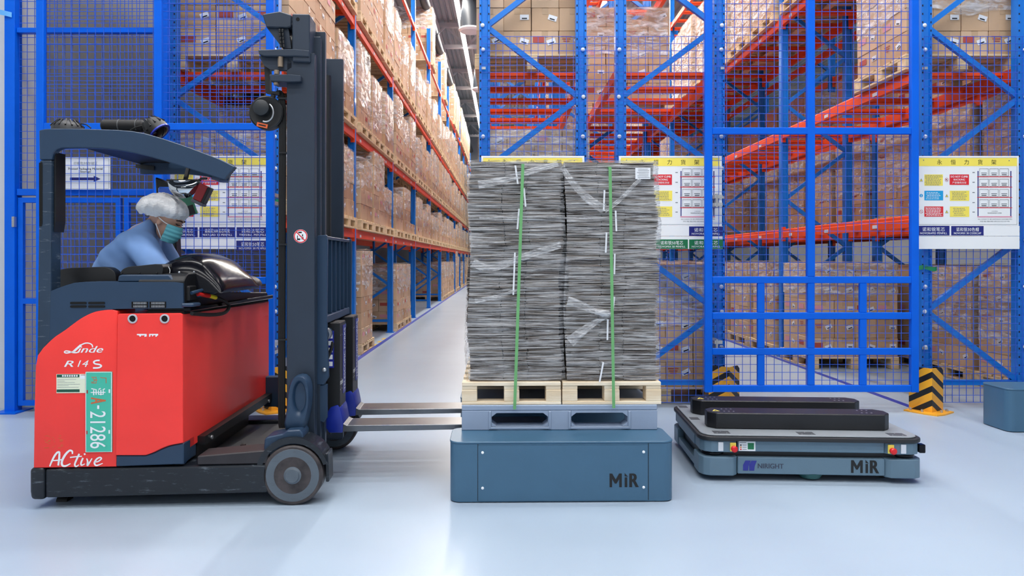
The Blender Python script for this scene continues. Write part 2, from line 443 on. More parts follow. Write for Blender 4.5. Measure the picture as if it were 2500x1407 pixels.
rack('outer', 5.20, 6.20, 6, 'pallet rack run at the far right behind the other racks', True, 0, (1, 2, 3))
# ================================================================ pallets, cartons, stretch film
WOOD = mat('pallet_wood', (232, 208, 170), 0.7, scale=3, rgb2=(208, 178, 136), bump=0.15, bscale=30, stretch=(1, 6, 6))
CARD = [mat('carton_%s' % n, c, 0.62, vary=0.10, scale=4, bump=0.05, bscale=60) for n, c in (('tan', (208, 176, 144)), ('brown', (192, 156, 122)), ('warm', (200, 166, 132)))]
TAPE = mat('packing_tape', (190, 160, 128), 0.25)
LABW = mat('carton_label', (226, 228, 232), 0.5)
LABP = mat('carton_slip', (214, 150, 160), 0.55)
REDK = mat('carton_red_ink', (176, 74, 62), 0.6)
def film_material(name, lo, hi, s1, stretch, rough=0.12, white=0.85):
    m = bpy.data.materials.new(name); m.use_nodes = True; nt = m.node_tree; nt.nodes.clear()
    out = nt.nodes.new('ShaderNodeOutputMaterial'); mix = nt.nodes.new('ShaderNodeMixShader')
    tr = nt.nodes.new('ShaderNodeBsdfTransparent'); tr.inputs[0].default_value = (0.96, 0.97, 0.98, 1)
    b = nt.nodes.new('ShaderNodeBsdfPrincipled'); b.inputs['Base Color'].default_value = (white, white, white*1.02, 1)
    b.inputs['Roughness'].default_value = rough; b.inputs['Specular IOR Level'].default_value = 0.9
    tc = nt.nodes.new('ShaderNodeTexCoord'); mp = nt.nodes.new('ShaderNodeMapping'); mp.inputs['Scale'].default_value = stretch; mp.inputs['Rotation'].default_value = (0.12, 0.14, 0)
    nt.links.new(tc.outputs['Object'], mp.inputs[0])
    n = nt.nodes.new('ShaderNodeTexNoise'); n.inputs['Scale'].default_value = s1; n.inputs['Detail'].default_value = 6; n.inputs['Roughness'].default_value = 0.65; n.inputs['Distortion'].default_value = 0.6
    nt.links.new(mp.outputs[0], n.inputs['Vector'])
    r = nt.nodes.new('ShaderNodeValToRGB'); e = r.color_ramp.elements  # noise streaks mix in diffuse white, for bunched folds and painted highlights
    e[0].position = 0.42; e[0].color = (lo, lo, lo, 1); e[1].position = 0.72; e[1].color = (hi, hi, hi, 1)
    nt.links.new(n.outputs['Fac'], r.inputs[0])
    bp = nt.nodes.new('ShaderNodeBump'); bp.inputs['Strength'].default_value = 0.9; bp.inputs['Distance'].default_value = 0.02
    nt.links.new(n.outputs['Fac'], bp.inputs['Height']); nt.links.new(bp.outputs[0], b.inputs['Normal'])
    nt.links.new(r.outputs[0], mix.inputs[0]); nt.links.new(tr.outputs[0], mix.inputs[1]); nt.links.new(b.outputs[0], mix.inputs[2])
    nt.links.new(mix.outputs[0], out.inputs[0]); return m
FILM = film_material('stretch_film', 0.08, 0.85, 3.2, (1.6, 1.6, 5.0), 0.14, 0.95)
PD, PW, PH = 1.10, 0.98, 0.15          # pallet depth (X), width (Y), height
def pallet_pieces():
    top = [(k*(PW-0.10)/6) for k in range(7)]; out = []
    for y in top: out.append(('deck_board', (0, y, 0.128), (PD, y+0.10, 0.15)))
    for x in (0.0, PD/2-0.05, PD-0.10): out.append(('stringer_board', (x, 0, 0.106), (x+0.10, PW, 0.127)))
    for x in (0.0, PD/2-0.05, PD-0.10):
        for y in (0.0, PW/2-0.07, PW-0.14): out.append(('block', (x, y, 0.022), (x+0.10, y+0.14, 0.105)))
    for x in (0.0, PD/2-0.05, PD-0.10): out.append(('bottom_board', (x, 0, 0), (x+0.10, PW, 0.021)))
    return out
PAL_ONE = MB()
for nme, a, b_ in pallet_pieces(): PAL_ONE.box(a, b_)
PAL_ONE = PAL_ONE.mesh('wooden_pallet', WOOD)
PAL_PART = {}
for nme, a, b_ in pallet_pieces():
    key = (nme, tuple(round(b_[i]-a[i], 3) for i in range(3)))
    if key not in PAL_PART: PAL_PART[key] = MB().box((0, 0, 0), key[1], bev=0.003).mesh(nme, WOOD)
def place_pallet(loc, label, parts):
    if parts:
        t = thing('wooden_pallet', label, 'pallet', loc, 0, 'wooden pallets on the racks')
        for nme, a, b_ in pallet_pieces():
            link(nme, PAL_PART[(nme, tuple(round(b_[i]-a[i], 3) for i in range(3)))], t, a)
    else:
        tag(link('wooden_pallet', PAL_ONE, None, loc), label, 'pallet', 'wooden pallets on the racks')
CART = {}
def carton_mesh(dx, dy, dz, v):
    key = (round(dx, 3), round(dy, 3), round(dz, 3), v)
    if key in CART: return CART[key]
    b = MB(); b.box((0.002, 0.002, 0), (dx-0.002, dy-0.002, dz-0.002), bev=0.004)
    e = 0.0022
    rnd = random.Random(v*17+3)
    # tape over the seam, down both ends
    b.box((dx/2-0.03, 0.0, dz*0.72), (dx/2+0.03, 0.003, dz), 1); b.box((dx/2-0.03, 0, dz-0.004), (dx/2+0.03, dy, dz-0.0005), 1)
    b.box((dx-0.003, dy/2-0.03, dz*0.72), (dx-0.0002, dy/2+0.03, dz), 1)
    for face in range(3):
        W_ = (dx, dy, dy)[face]
        def pos(u, w):                       # a point on that face
            return ((u, 0.0003, w), (dx-0.0003, u, w), (0.0003, W_-u, w))[face]
        ux = ((1, 0, 0), (0, 1, 0), (0, -1, 0))[face]
        ang = rnd.choice((0, 0.35, 0.45, -0.3)); ca, sa = math.cos(ang), math.sin(ang)
        uxv = Vector(ux)*ca+Vector((0, 0, 1))*sa; uzv = -Vector(ux)*sa+Vector((0, 0, 1))*ca
        if (v+face) % 4 != 3:
            c = pos(W_*(0.68+0.08*rnd.random()), dz*(0.52+0.1*rnd.random()))
            c = Vector(c)+(Vector((0, -0.0025, 0)), Vector((0.0025, 0, 0)), Vector((-0.0025, 0, 0)))[face]
            rect(b, c, uxv, uzv, 0.085, 0.05, 2)
            rect(b, c+(Vector((0, -0.0008, 0)), Vector((0.0008, 0, 0)), Vector((-0.0008, 0, 0)))[face]-uzv*0.012, uxv, uzv, 0.05, 0.012, 4)
        c = Vector(pos(W_*0.27, dz*0.62))+(Vector((0, -0.0022, 0)), Vector((0.0022, 0, 0)), Vector((-0.0022, 0, 0)))[face]
        if v % 7 in (0, 3): rect(b, c, Vector(ux), Vector((0, 0, 1)), min(0.14, W_*0.4), dz*0.26, 5 if v == 3 else 3)
        elif v == 4:
            for k in range(3): rect(b, c+Vector((0, 0, 0.03-k*0.022)), Vector(ux), Vector((0, 0, 1)), 0.10-0.02*k, 0.009, 3)
    CART[key] = b.mesh('carton', [CARD[v % 3], TAPE, LABW, REDK, BLACKP, LABP])
    return CART[key]
FILMS = {}
def film_mesh(dx, dy, h, v):
    key = (round(dx, 2), round(dy, 2), round(h, 2), v)
    if key in FILMS: return FILMS[key]
    b = MB(); per = 2*(dx+dy); e = 0.012
    def pt(u, w):
        s = u*per; z = h*(1-w)
        if s < dx: x, y, nx, ny = s, 0, 0, -1
        elif s < dx+dy: x, y, nx, ny = dx, s-dx, 1, 0
        elif s < 2*dx+dy: x, y, nx, ny = dx-(s-dx-dy), dy, 0, 1
        else: x, y, nx, ny = 0, dy-(s-2*dx-dy), -1, 0
        k = noise.noise(Vector((x*3+v*9, y*3, z*9)))*0.012+noise.noise(Vector((x*9, y*9+v*5, z*3)))*0.006
        zz = z if w < 0.999 else noise.noise(Vector((s*2.5+v*7, 1, 0)))*0.16
        return Vector((x+nx*(e+abs(k)), y+ny*(e+abs(k)), zz))
    b.grid(pt, 44, 10)
    b.grid(lambda u, w: Vector((dx*u, dy*w, h+0.012+abs(noise.noise(Vector((u*5+v*3, w*5, 0))))*0.03)), 8, 8)
    FILMS[key] = b.mesh('stretch_film', FILM, 60)
    return FILMS[key]
LVN = ('floor', 'lower', 'middle', 'upper', 'top')
RKN = {'left': 'left rack', 'middle': 'middle rack', 'inner': 'inner rack', 'right': 'right rack', 'outer': 'outer rack'}
ALLC = []          # every carton: (score, mesh, location, label)
def load(rk, bay, slot, lv, nx=3, ny=2, nz=5, dz=0.245, film=None, front=False, yoff=0.0, shrink=1.0, visible=True):
    xl, xr, nb = RACK[rk]; rnd = random.Random(hash((rk == 'left', bay*7+slot, lv*31)) % 9973)
    y = Y0+bay*BAY+0.17+slot*1.03+yoff; z = LEV[lv]+0.002; cx = (xl+xr)/2
    x0 = cx-PD/2
    if rk == 'left': x0 += 0.03
    where = '%s pallet of %s bay, %s level, %s' % (ordinal(slot), ordinal(bay), LVN[lv], RKN[rk])
    place_pallet((x0, y, z), 'pale wooden pallet, '+where, y < 11 and visible)
    lx, ly = 1.06, rnd.choice((0.84, 0.88, 0.92))*shrink; dx, dy = lx/nx, ly/ny; bx = x0+(PD-lx)/2+rnd.uniform(-0.02, 0.02); by = y+0.012
    edge = nx-1 if rk == 'left' else 0
    zt = z+PH+0.001
    for iz in range(nz):
        for ix in range(nx):
            for iy in range(ny):
                if not (ix == edge or iy == 0) and not (y < 9.5): continue
                if iz == nz-1 and rnd.random() < 0.10 and nz > 3: continue
                v = rnd.randrange(7)
                loc = (bx+ix*dx+rnd.uniform(-0.005, 0.005), by+iy*dy+rnd.uniform(-0.004, 0.004), zt+iz*dz)
                px, py = proj((loc[0]+dx/2, loc[1], loc[2]+dz/2))
                vis = visible and -30 < px < 2530 and -30 < py < 1430 and (ix == edge or (iy == 0 and front))
                area = (dy*dz*abs(loc[0]+dx*(rk == 'left'))/loc[1] if ix == edge else 0)+(dx*dz if iy == 0 and front else 0)
                row = 'bottom' if iz == 0 else ('top' if iz == nz-1 else ordinal(iz))
                if ix == edge: col = ('near', 'far', 'end')[iy]+' column'
                else: col = ordinal(abs(ix-edge)-1)+' inner column'
                if ix != edge and iy: vis = False
                ALLC.append((area/loc[1]**2 if vis else -1, carton_mesh(dx, dy, dz, v), loc, 'brown carton, %s row, %s, %s' % (row, col, where)))
    if film:
        fh = nz*dz*film; fx = film_mesh(lx, ly, round(fh, 1), rnd.randrange(3))
        tag(link('stretch_film', fx, None, (bx, by, zt+nz*dz-round(fh, 1))), 'clear stretch film over '+where, 'stretch film', 'stretch films on the rack loads')
    return y
rl = random.Random(11)
# left rack, the face along the open aisle
for bay in range(11):
    for slot in range(3):
        vis = not (bay == 0 and slot > 0)
        nzv = rl.choice((4, 4, 4, 3, 5)); load('left', bay, slot, 1, 3, 2, nzv if not (bay == 2 and slot == 2) else 1, 0.225, None if (bay == 2 and slot == 2) else rl.choice((0.55, 0.65, 0.45)), front=(slot == 0 and bay == 0), yoff=rl.uniform(-0.03, 0.03), visible=vis)
        load('left', bay, slot, 2, 3, 2, rl.choice((4, 5, 5)), 0.235, (rl.choice((0.6, 0.8, 0.5, None)) if bay or slot else None), front=(slot == 0 and bay == 0), visible=vis)
        load('left', bay, slot, 3, 3, 2, rl.choice((4, 5, 6)), 0.25, rl.choice((0.5, 0.7, 0.4)), visible=vis)
for bay, slot in ((4, 0), (5, 1), (6, 2), (7, 0), (7, 1), (8, 0), (8, 1), (8, 2), (9, 0), (9, 1), (9, 2), (10, 0), (10, 1)):
    load('left', bay, slot, 4, 3, 2, 6, 0.25, 0.4)
for bay, slot, nz in ((1, 0, 6), (2, 0, 5), (2, 1, 5), (5, 0, 5), (5, 1, 5), (5, 2, 5), (6, 0, 5), (6, 1, 5), (7, 0, 7), (7, 1, 6), (8, 1, 5), (9, 0, 5), (9, 2, 6), (10, 1, 6)):
    load('left', bay, slot, 0, 3, 2, nz, 0.225, 0.4, front=(bay in (1, 2) and slot == 0), yoff=0.05)
# middle rack and inner rack, seen end on through their frames
load('middle', 0, 0, 2, 4, 2, 5, 0.222, None, front=True)
load('middle', 0, 0, 1, 4, 2, 3, 0.222, 0.75, front=True)
load('middle', 0, 0, 0, 4, 2, 5, 0.222, 0.6, front=True, visible=False)
load('middle', 0, 2, 1, 4, 2, 4, 0.222, 0.6, visible=False)
load('inner', 0, 0, 0, 4, 2, 5, 0.235, 0.5, front=True)
load('inner', 0, 2, 2, 4, 2, 5, 0.235, 0.5, front=True, yoff=-0.05)
load('inner', 1, 1, 1, 4, 2, 4, 0.235, 0.5, front=True); load('inner', 2, 0, 2, 4, 2, 5, 0.235, 0.8, front=True)
load('inner', 2, 2, 1, 4, 2, 5, 0.235, 0.8, front=True); load('inner', 3, 0, 3, 4, 2, 5, 0.235, 0.8, front=True)
# right rack: loads on the floor deeper in, upper loads white with film, the rest of the beams stand empty
load('right', 0, 2, 0, 4, 2, 5, 0.235, 0.35, front=True, yoff=-0.02)
for bay, slot in ((1, 0), (1, 1), (1, 2), (2, 0), (2, 2), (3, 0), (3, 1), (4, 1)):
    load('right', bay, slot, 0, 4, 2, 5, 0.235, 0.45, yoff=0.02)
load('right', 0, 0, 2, 4, 2, 5, 0.222, 0.6, front=True)
for bay in range(0, 7):
    for slot in range(3):
        if bay == 0 and slot < 2: continue
        load('right', bay, slot, 3, 4, 2, 6, 0.245, 0.98)
for bay, slot, lv in ((2, 1, 1), (3, 0, 2), (3, 2, 1), (4, 1, 2), (5, 0, 1), (5, 1, 2), (6, 0, 1), (6, 2, 2)): load('right', bay, slot, lv, 4, 2, 4, 0.24, 0.6, front=True)
for bay in range(0, 5):
    for slot in range(3):
        for lv in (0, 1, 2): 
            if rl.random() < (0.95 if lv == 0 else 0.8): load('outer', bay, slot, lv, 3, 2, 5 if lv < 2 else 4, 0.23, 0.7 if rl.random() < 0.6 else None)
# the 300 cartons that show largest are things of their own; the rest stay one mass
ALLC.sort(key=lambda t: -t[0])
rest = MB(); rest_d = []
for i, (a, me, loc, lab) in enumerate(ALLC):
    if i < 300 and a > 0: tag(link('carton', me, None, loc), lab, 'carton', 'brown cartons on the racks')
    else: rest_d.append((me, loc))
def merge_meshes(items, name, mats):
    vs, fs, mi = [], [], []; idx = {m.name: k for k, m in enumerate(mats)}
    for me, loc in items:
        o = len(vs); loc = Vector(loc)
        vs += [v.co+loc for v in me.vertices]; rm = [idx[m.name] for m in me.materials]
        for p in me.polygons: fs.append([o+i for i in p.vertices]); mi.append(rm[p.material_index])
    me = bpy.data.meshes.new(name); me.from_pydata(vs, [], fs)
    for m in mats: me.materials.append(m)
    me.polygons.foreach_set('material_index', mi); me.update(); return me
tag(link('distant_cartons', merge_meshes(rest_d, 'distant_cartons', CARD+[TAPE, LABW, REDK, BLACKP, LABP])), 'mass of smaller brown cartons stacked deeper along the pallet racks', 'cartons', None, 'stuff')
print('CARTONS', len(ALLC))
# ================================================================ wire mesh, gates, signs
def wires(b, x0, x1, z0, z1, y, pitch=0.066, t=0.0042, mi=0):
    h = t/2
    def rod(p, q, ax):
        if ax == 'z': vs = [(p[0]-h, y-h, p[1]), (p[0]+h, y-h, p[1]), (p[0]+h, y+h, p[1]), (p[0]-h, y+h, p[1])]; vs += [(v[0], v[1], q[1]) for v in vs]
        else: vs = [(p[0], y-h-t, p[1]-h), (p[0], y-h-t, p[1]+h), (p[0], y+h-t, p[1]+h), (p[0], y+h-t, p[1]-h)]; vs += [(q[0], v[1], v[2]) for v in vs]
        b._new(vs, [(0, 1, 5, 4), (1, 2, 6, 5), (2, 3, 7, 6), (3, 0, 4, 7)], mi)
    n = max(1, round((x1-x0)/pitch))
    for i in range(n+1): rod((x0+(x1-x0)*i/n, z0), (x0+(x1-x0)*i/n, z1), 'z')
    n = max(1, round((z1-z0)/pitch))
    for i in range(n+1): rod((x0, z0+(z1-z0)*i/n), (x1, z0+(z1-z0)*i/n), 'x')
def mesh_panel(x0, x1, z0, z1, y, label, split=()):
    t = thing('wire_mesh_panel', label, 'mesh panel', (x0, y, z0))
    b = MB(); xs = [0, *split, x1-x0]
    for a, c in zip(xs, xs[1:]): wires(b, a+0.004, c-0.004, 0, z1-z0, 0)
    o = b.build('wire_mesh', WIREBLUE, t); o['kind'] = 'stuff'
    for x in (0.02, x1-x0-0.02):
        for z in (0.5, 1.9, 3.1):
            if z < z1-z0: MB().box((x-0.02, 0.004, z-0.012), (x+0.02, 0.022, z+0.012)).build('clamp', STEEL, t)
    return t
mesh_panel(-0.22, 2.04, 0.05, 3.44, 6.415, 'blue wire mesh closing the rack ends behind the wrapped stacks', (1.25,))
mesh_panel(3.88, 5.45, 0.05, 3.44, 6.415, 'blue wire mesh closing the rack end behind the far right sign')
mesh_panel(-3.15, -2.13, 0.05, 4.40, 6.415, 'blue wire mesh closing the rack end behind the driver')
def gate(name, label, Y, X, hinge):
    """X: five column positions of the lower grid; upper part has the first, middle and last only"""
    t = thing(name, label, 'gate', (X[0], Y, 0)); w = 0.066; d = 0.04; X = [x-X[0] for x in X]
    rows = [0.222, 0.553, 0.871, 1.192]; zm = 2.52; top = 4.75
    for x in (X[0], X[4]): MB().box((x-w/2, -d/2, rows[0]-w/2), (x+w/2, d/2, top), bev=0.004).build('post', GATEBLUE, t)
    MB().box((X[2]-w/2, -d/2+0.001, rows[3]+0.03), (X[2]+w/2, d/2-0.001, top), bev=0.004).build('post', GATEBLUE, t)
    for z in rows+[zm, top-w/2]: MB().box((X[0]+w/2, -d/2+0.002, z-0.03), (X[4]-w/2, d/2-0.002, z+0.03), bev=0.004).build('rail', GATEBLUE, t)
    for x in X[1:4]:
        for a, c in zip(rows, rows[1:]): MB().box((x-0.031, -d/2+0.003, a+0.03), (x+0.031, d/2-0.003, c-0.03), bev=0.004).build('bar', GATEBLUE, t)
    b = MB(); wires(b, X[0]+0.03, X[4]-0.03, rows[0], top-0.03, d/2+0.006, 0.07)
    o = b.build('wire_mesh', WIREBLUE, t); o['kind'] = 'stuff'
    for z in (0.60, 1.9):
        h = MB(); h.box((hinge-0.02, -0.01, z-0.05), (hinge+0.05, 0.24, z-0.02)); h.box((hinge-0.02, -0.01, z+0.02), (hinge+0.05, 0.24, z+0.05)); h.cyl((hinge, 0, z-0.06), (0, 0, 1), 0.014, 0.12, 10)
        h.build('hinge', STEEL, t)
    return t
def gx(px, Y): return (px-CX)*Y/CF
gate('mesh_gate', 'blue mesh gate across the aisle behind the flat black-topped robot', 6.18, [gx(p, 6.18) for p in (1729, 1857, 1979, 2106, 2232)], 0.075)
gate('mesh_gate', 'blue mesh gate swung open behind the red lift truck', 5.98, [gx(p, 5.98) for p in (100, 244, 387, 523, 660)], gx(660, 5.98)-gx(100, 5.98)-0.02)
# ---- fixed fence at the far left with its double door
F = thing('mesh_fence', 'blue mesh fence with double door against the grey wall at far left', 'fence', (gx(33, 6.25), 6.25, 0))
fx = lambda px: gx(px, 6.25)-gx(33, 6.25)
fz = lambda py: CH-(py-CY)*6.25/CF
def fbar(nm, x0, x1, z0, z1, d=0.03, mt=GATEBLUE): return MB().box((x0, -d, z0), (x1, d, z1), bev=0.003).build(nm, mt, F)
fbar('post', fx(20), fx(45), 0, 5.0, 0.05)
MB().box((fx(5), -0.12, 0), (fx(60), 0.12, 0.012)).build('base_plate', GATEBLUE, F)
fbar('rail', fx(46), fx(400), fz(82), fz(70)); fbar('rail', fx(46), fx(400), fz(478), fz(462))
fbar('post', fx(394), fx(412), 0.02, 5.0)
for xa, xb in ((47, 297), (305, 392)):
    leaf = MB(); x0, x1, z0, z1 = fx(xa), fx(xb), fz(990), fz(483); w = 0.045
    dr = leaf.box((x0, -0.018, z0), (x0+w, 0.018, z1)).box((x1-w, -0.018, z0), (x1, 0.018, z1)).box((x0+w, -0.018, z1-w), (x1-w, 0.018, z1)).box((x0+w, -0.018, z0), (x1-w, 0.018, z0+w)).box((x0+w, -0.018, fz(742)), (x1-w, 0.018, fz(729))).build('door_frame', GATEBLUE, F)
    b = MB(); wires(b, x0+w, x1-w, z0+w, z1-w, 0.012); o = b.build('wire_mesh', WIREBLUE, dr); o['kind'] = 'stuff'
b = MB(); wires(b, fx(46), fx(394), fz(462), 4.95, 0.012); o = b.build('wire_mesh', WIREBLUE, F); o['kind'] = 'stuff'
lk = MB(); lk.box((fx(40), -0.06, fz(555)), (fx(46), -0.03, fz(530))); 
for k in range(4): lk.cyl((fx(43), -0.068, fz(552-k*6)), (0, -1, 0), 0.004, 0.004, 8)
lk.build('hinge', STEEL, F)
rb = MB(); rb.grid(lambda u, v: Vector((fx(-10)+u*(fx(40)-fx(-10)), -0.056-0.02*math.sin(u*3), fz(32+10*u)+(v-0.5)*0.045)), 10, 2)
tag(rb.build('blue_ribbon', mat('pale_blue_ribbon', (96, 170, 232), 0.4), None, (gx(33, 6.25), 6.25, 0)), 'pale blue plastic ribbon tied to the far left fence post', 'ribbon')
# paper sign hanging on that fence
PS = thing('paper_sign', 'white storage sign with dark blue arrow on the fence behind the truck pillar', 'sign', (gx(207, 6.19), 6.19, 0))
X = Vector((1, 0, 0)); Z = Vector((0, 0, 1))
k = 6.19/CF; hz = CH-(424-CY)*k
MB().box((-62*k, 0, hz-39*k), (62*k, 0.004, hz+39*k)).build('sheet', WHITEP, PS)
p = MB()
def o_(dx, dy): return Vector((dx*k, -0.0015, hz-dy*k))
put_text(p, '印刷包材存储区', o_(2, -25), X, Z, 58*k, 8*k, 1); put_text(p, 'Printed Packaging Material', o_(2, -11), X, Z, 84*k, 7*k, 0, bold=0.02); put_text(p, 'Storage', o_(2, -4), X, Z, 26*k, 6.5*k, 0, bold=0.02)
rect(p, o_(-7, 13), X, Z, 58*k, 7*k, 2); q = [o_(22, 5.5), o_(39, 13), o_(22, 20.5)]; p._new(q, [(0, 2, 1)], 2)
for dx, dy, w, h in ((0, -37, 118, 0.7), (0, 37, 118, 0.7), (-59, 0, 0.7, 74), (59, 0, 0.7, 74)): rect(p, o_(dx, dy), X, Z, w*k, h*k, 1)
p.build('lettering', [BLACKP, GREYP, DARKP], PS)
# ---------------------------------------------------------------- rack information boards
def rack_sign(px0, Y, label, plates, blank=True):
    k = 252/1042.0*Y/CF                                 # one unit of the board drawing in metres
    t = thing('rack_sign', label, 'sign', (gx(px0, Y), Y, CH-(381-CY)*Y/CF))
    MB().box((0, 0, -705*k), (1040*k, 0.006, 0), bev=0.001).build('board', WHITEP, t)
    for a, c in ((706, 808), (811, 940)): MB().box((5*k, -0.002, -c*k), (1046*k, 0.006, -a*k), bev=0.001).build('holder_strip', WHITEP, t)
    P = lambda u, v, e=0.0012: Vector(((u-230)*k, -e, -(v-85)*k))
    def rc(m, x0, y0, x1, y1, mi, e=0.0012): rect(m, P((x0+x1)/2, (y0+y1)/2, e), X, Z, (x1-x0)*k, (y1-y0)*k, mi)
    m = MB()
    rc(m, 248, 105, 1250, 187, 0)
    for x0, y0, x1, y1 in ((315, 272, 502, 385), (572, 436, 768, 538), (573, 595, 768, 700)): rc(m, x0, y0, x1, y1, 0)
    for x0, y0, x1, y1 in ((570, 272, 765, 377), (315, 595, 506, 698)): rc(m, x0, y0, x1, y1, 1)
    rc(m, 315, 436, 505, 533, 2)
    for x0, y0, x1, y1 in ((248, 186, 251, 780), (1248, 186, 1251, 780), (248, 777, 1251, 780), (248, 103, 1251, 106)): rc(m, x0, y0, x1, y1, 3)
    for x in (857, 1188): rc(m, x-5, 237, x+5, 693, 4)
    rc(m, 850, 693, 1200, 706, 5)
    for r in range(4):
        yb = 295+104*r
        for c in range(3):
            x0 = 870+102*c; x1 = x0+92; ya = yb-82
            for a in ((x0, ya, x1, ya+4), (x0, ya, x0+3, yb-5), (x1-4, ya, x1, yb-5), (x0, yb-9, x1, yb-5)): rc(m, *a, 3)
            rc(m, x0+18, yb-41, x1-16, yb-34, 3); rc(m, x0+22, yb-24, x1-20, yb-17, 6)
        rc(m, 847, yb-3, 1201, yb+4, 1, 0.0018)
    m.build('print_areas', [YELP, REDP, CYANP, GREYP, DARKP, PINKP, BLACKP], t)
    m = MB()
    for c, x in zip('永恒力货架', (467, 605, 740, 878, 1015)): put_text(m, c, P(x, 147, 0.002), X, Z, None, 50*k, 0)
    put_text(m, 'DO NOT CLIMB', P(667, 294, 0.002), X, Z, 170*k, 20*k, 1, bold=0.02); put_text(m, 'RACKING', P(667, 324, 0.002), X, Z, 112*k, 19*k, 1, bold=0.02); put_text(m, '严禁攀爬货架', P(667, 355, 0.002), X, Z, 142*k, 21*k, 1)
    put_text(m, 'ALL LOADS TO BE UNIFORMLY DISTRIBUTED', P(1027, 724, 0.002), X, Z, 345*k, 11*k, 2); put_text(m, '所有载荷须均匀分布', P(1027, 746, 0.002), X, Z, 300*k, 12*k, 2)
    put_text(m, 'LOADING', P(1024, 643, 0.002), X, Z, 60*k, 10*k, 2); put_text(m, 'MAXIMUM BAY LOAD', P(1024, 662, 0.002), X, Z, 140*k, 11*k, 0)
    for y in (252, 351, 454, 556, 652): rc(m, 800, y-4, 824, y+4, 2)
    rnd = random.Random(px0)
    for (x0, y0, x1, y1, n, c) in ((318, 276, 500, 383, 8, 2), (330, 446, 490, 525, 5, 1), (322, 602, 500, 692, 8, 1), (585, 442, 760, 532, 6, 2), (600, 606, 745, 690, 5, 2)):
        for j in range(n):                              # lines of small print, too fine to read in the photograph
            yy = y0+(y1-y0)*(j+0.5)/n; xa = x0+rnd.uniform(0, 14); xe = x1-rnd.uniform(0, 40)
            while xa < xe:
                ww = rnd.uniform(8, 26); rc(m, xa, yy-2.6, min(xa+ww, xe), yy+2.6, c, 0.002); xa += ww+5
    for x, y in ((283, 328), (541, 487), (541, 648)):
        a, b_, c = P(x-17, y+14, 0.0014), P(x+17, y+14, 0.0014), P(x, y-17, 0.0014); m._new([a, b_, c], [(0, 1, 2)], 2)
        a, b_, c = P(x-12, y+11, 0.002), P(x+12, y+11, 0.002), P(x, y-11, 0.002); m._new([a, b_, c], [(0, 1, 2)], 3); rc(m, x-1.8, y-5, x+1.8, y+8, 0, 0.0024)
    def disc(x, y, r, mi, e, r0=0):
        n = 20; o = P(x, y, e); ring = [o+(X*math.cos(2*math.pi*i/n)+Z*math.sin(2*math.pi*i/n))*r*k for i in range(n)]
        if r0:
            ri = [o+(X*math.cos(2*math.pi*i/n)+Z*math.sin(2*math.pi*i/n))*r0*k for i in range(n)]
            m._new(ring+ri, [(i, (i+1) % n, n+(i+1) % n, n+i) for i in range(n)], mi)
        else: m._new(ring, [tuple(range(n))], mi)
    disc(283, 485, 17, 4, 0.0014); rc(m, 280.5, 474, 285.5, 489, 1, 0.002); rc(m, 280.5, 492, 285.5, 497, 1, 0.002)
    for x, y in ((540, 325), (283, 647)):
        disc(x, y, 18, 5, 0.002, 15); stroke(m, [(-11*k, 11*k), (11*k, -11*k)], 3*k, P(x, y, 0.0022), X, Z, 5)
    disc(540, 325, 6, 0, 0.0014)
    for x, y in ((307, 128), (1170, 132)): disc(x, y, 6, 2, 0.002)
    m.build('lettering', [BLACKP, WHITEP, GREYP, YELP, CYANP, mat('sign_red_line', (200, 60, 70), 0.5)], t)
    for (x0, y0, x1, y1, mt, l1, l2) in plates:
        pl = MB().box(((x0-230)*k, -0.004, -(y1-85)*k), ((x1-230)*k, -0.0022, -(y0-85)*k)).build('name_plate', mt, t)
        m = MB(); cx = (x0+x1)/2; hh = (y1-y0)
        put_text(m, l1, P(cx, y0+hh*0.36, 0.0046), X, Z, (x1-x0)*0.70*k, hh*0.42*k, 0, bold=0.008, spacing=1.1); put_text(m, l2, P(cx, y0+hh*0.77, 0.0046), X, Z, (x1-x0)*0.84*k, hh*0.20*k, 0, bold=0.02, spacing=1.1)
        m.build('lettering', WHITEP, pl)
    return t
NAVY = mat('navy_plate', (26, 34, 122), 0.3); GRN = mat('green_plate', (10, 112, 68), 0.3)
rack_sign(2236, 6.37, 'rack information board at far right with two navy name plates', [(245, 791, 567, 887, NAVY, '诺和锐笔芯', 'NOVORAPID PENFILL'), (585, 793, 911, 887, NAVY, '诺和锐30色帽', 'NOVOMIX 30 CODECAP')])
rack_sign(1511, 6.37, 'rack information board beside the gate with green and navy name plates', [(938, 797, 1275, 893, NAVY, '诺和锐笔芯', 'NOVORAPID PENFILL'), (602, 928, 925, 1022, GRN, '诺和锐50笔芯', 'NOVOMIX 50 PENFILL'), (938, 928, 1278, 1022, GRN, '诺和锐笔芯', 'NOVORAPID PENFILL')])
rack_sign(1175, 6.37, 'rack information board almost hidden behind the wrapped stacks, yellow header showing', [])
rack_sign(406, 6.37, 'rack information board behind the driver with navy name plates', [(240, 805, 548, 905, NAVY, '诺和灵30R笔芯', 'NOVOLIN 30R PENFILL'), (566, 805, 926, 905, NAVY, '诺和灵30R笔芯特充', 'MIXTARD 30 PENFILL'), (941, 805, 1268, 905, NAVY, '诺和达笔芯', 'TRESIBA PENFILL'), (938, 940, 1268, 1040, NAVY, '诺和锐50笔芯', 'NOVOMIX 50 PENFILL')])
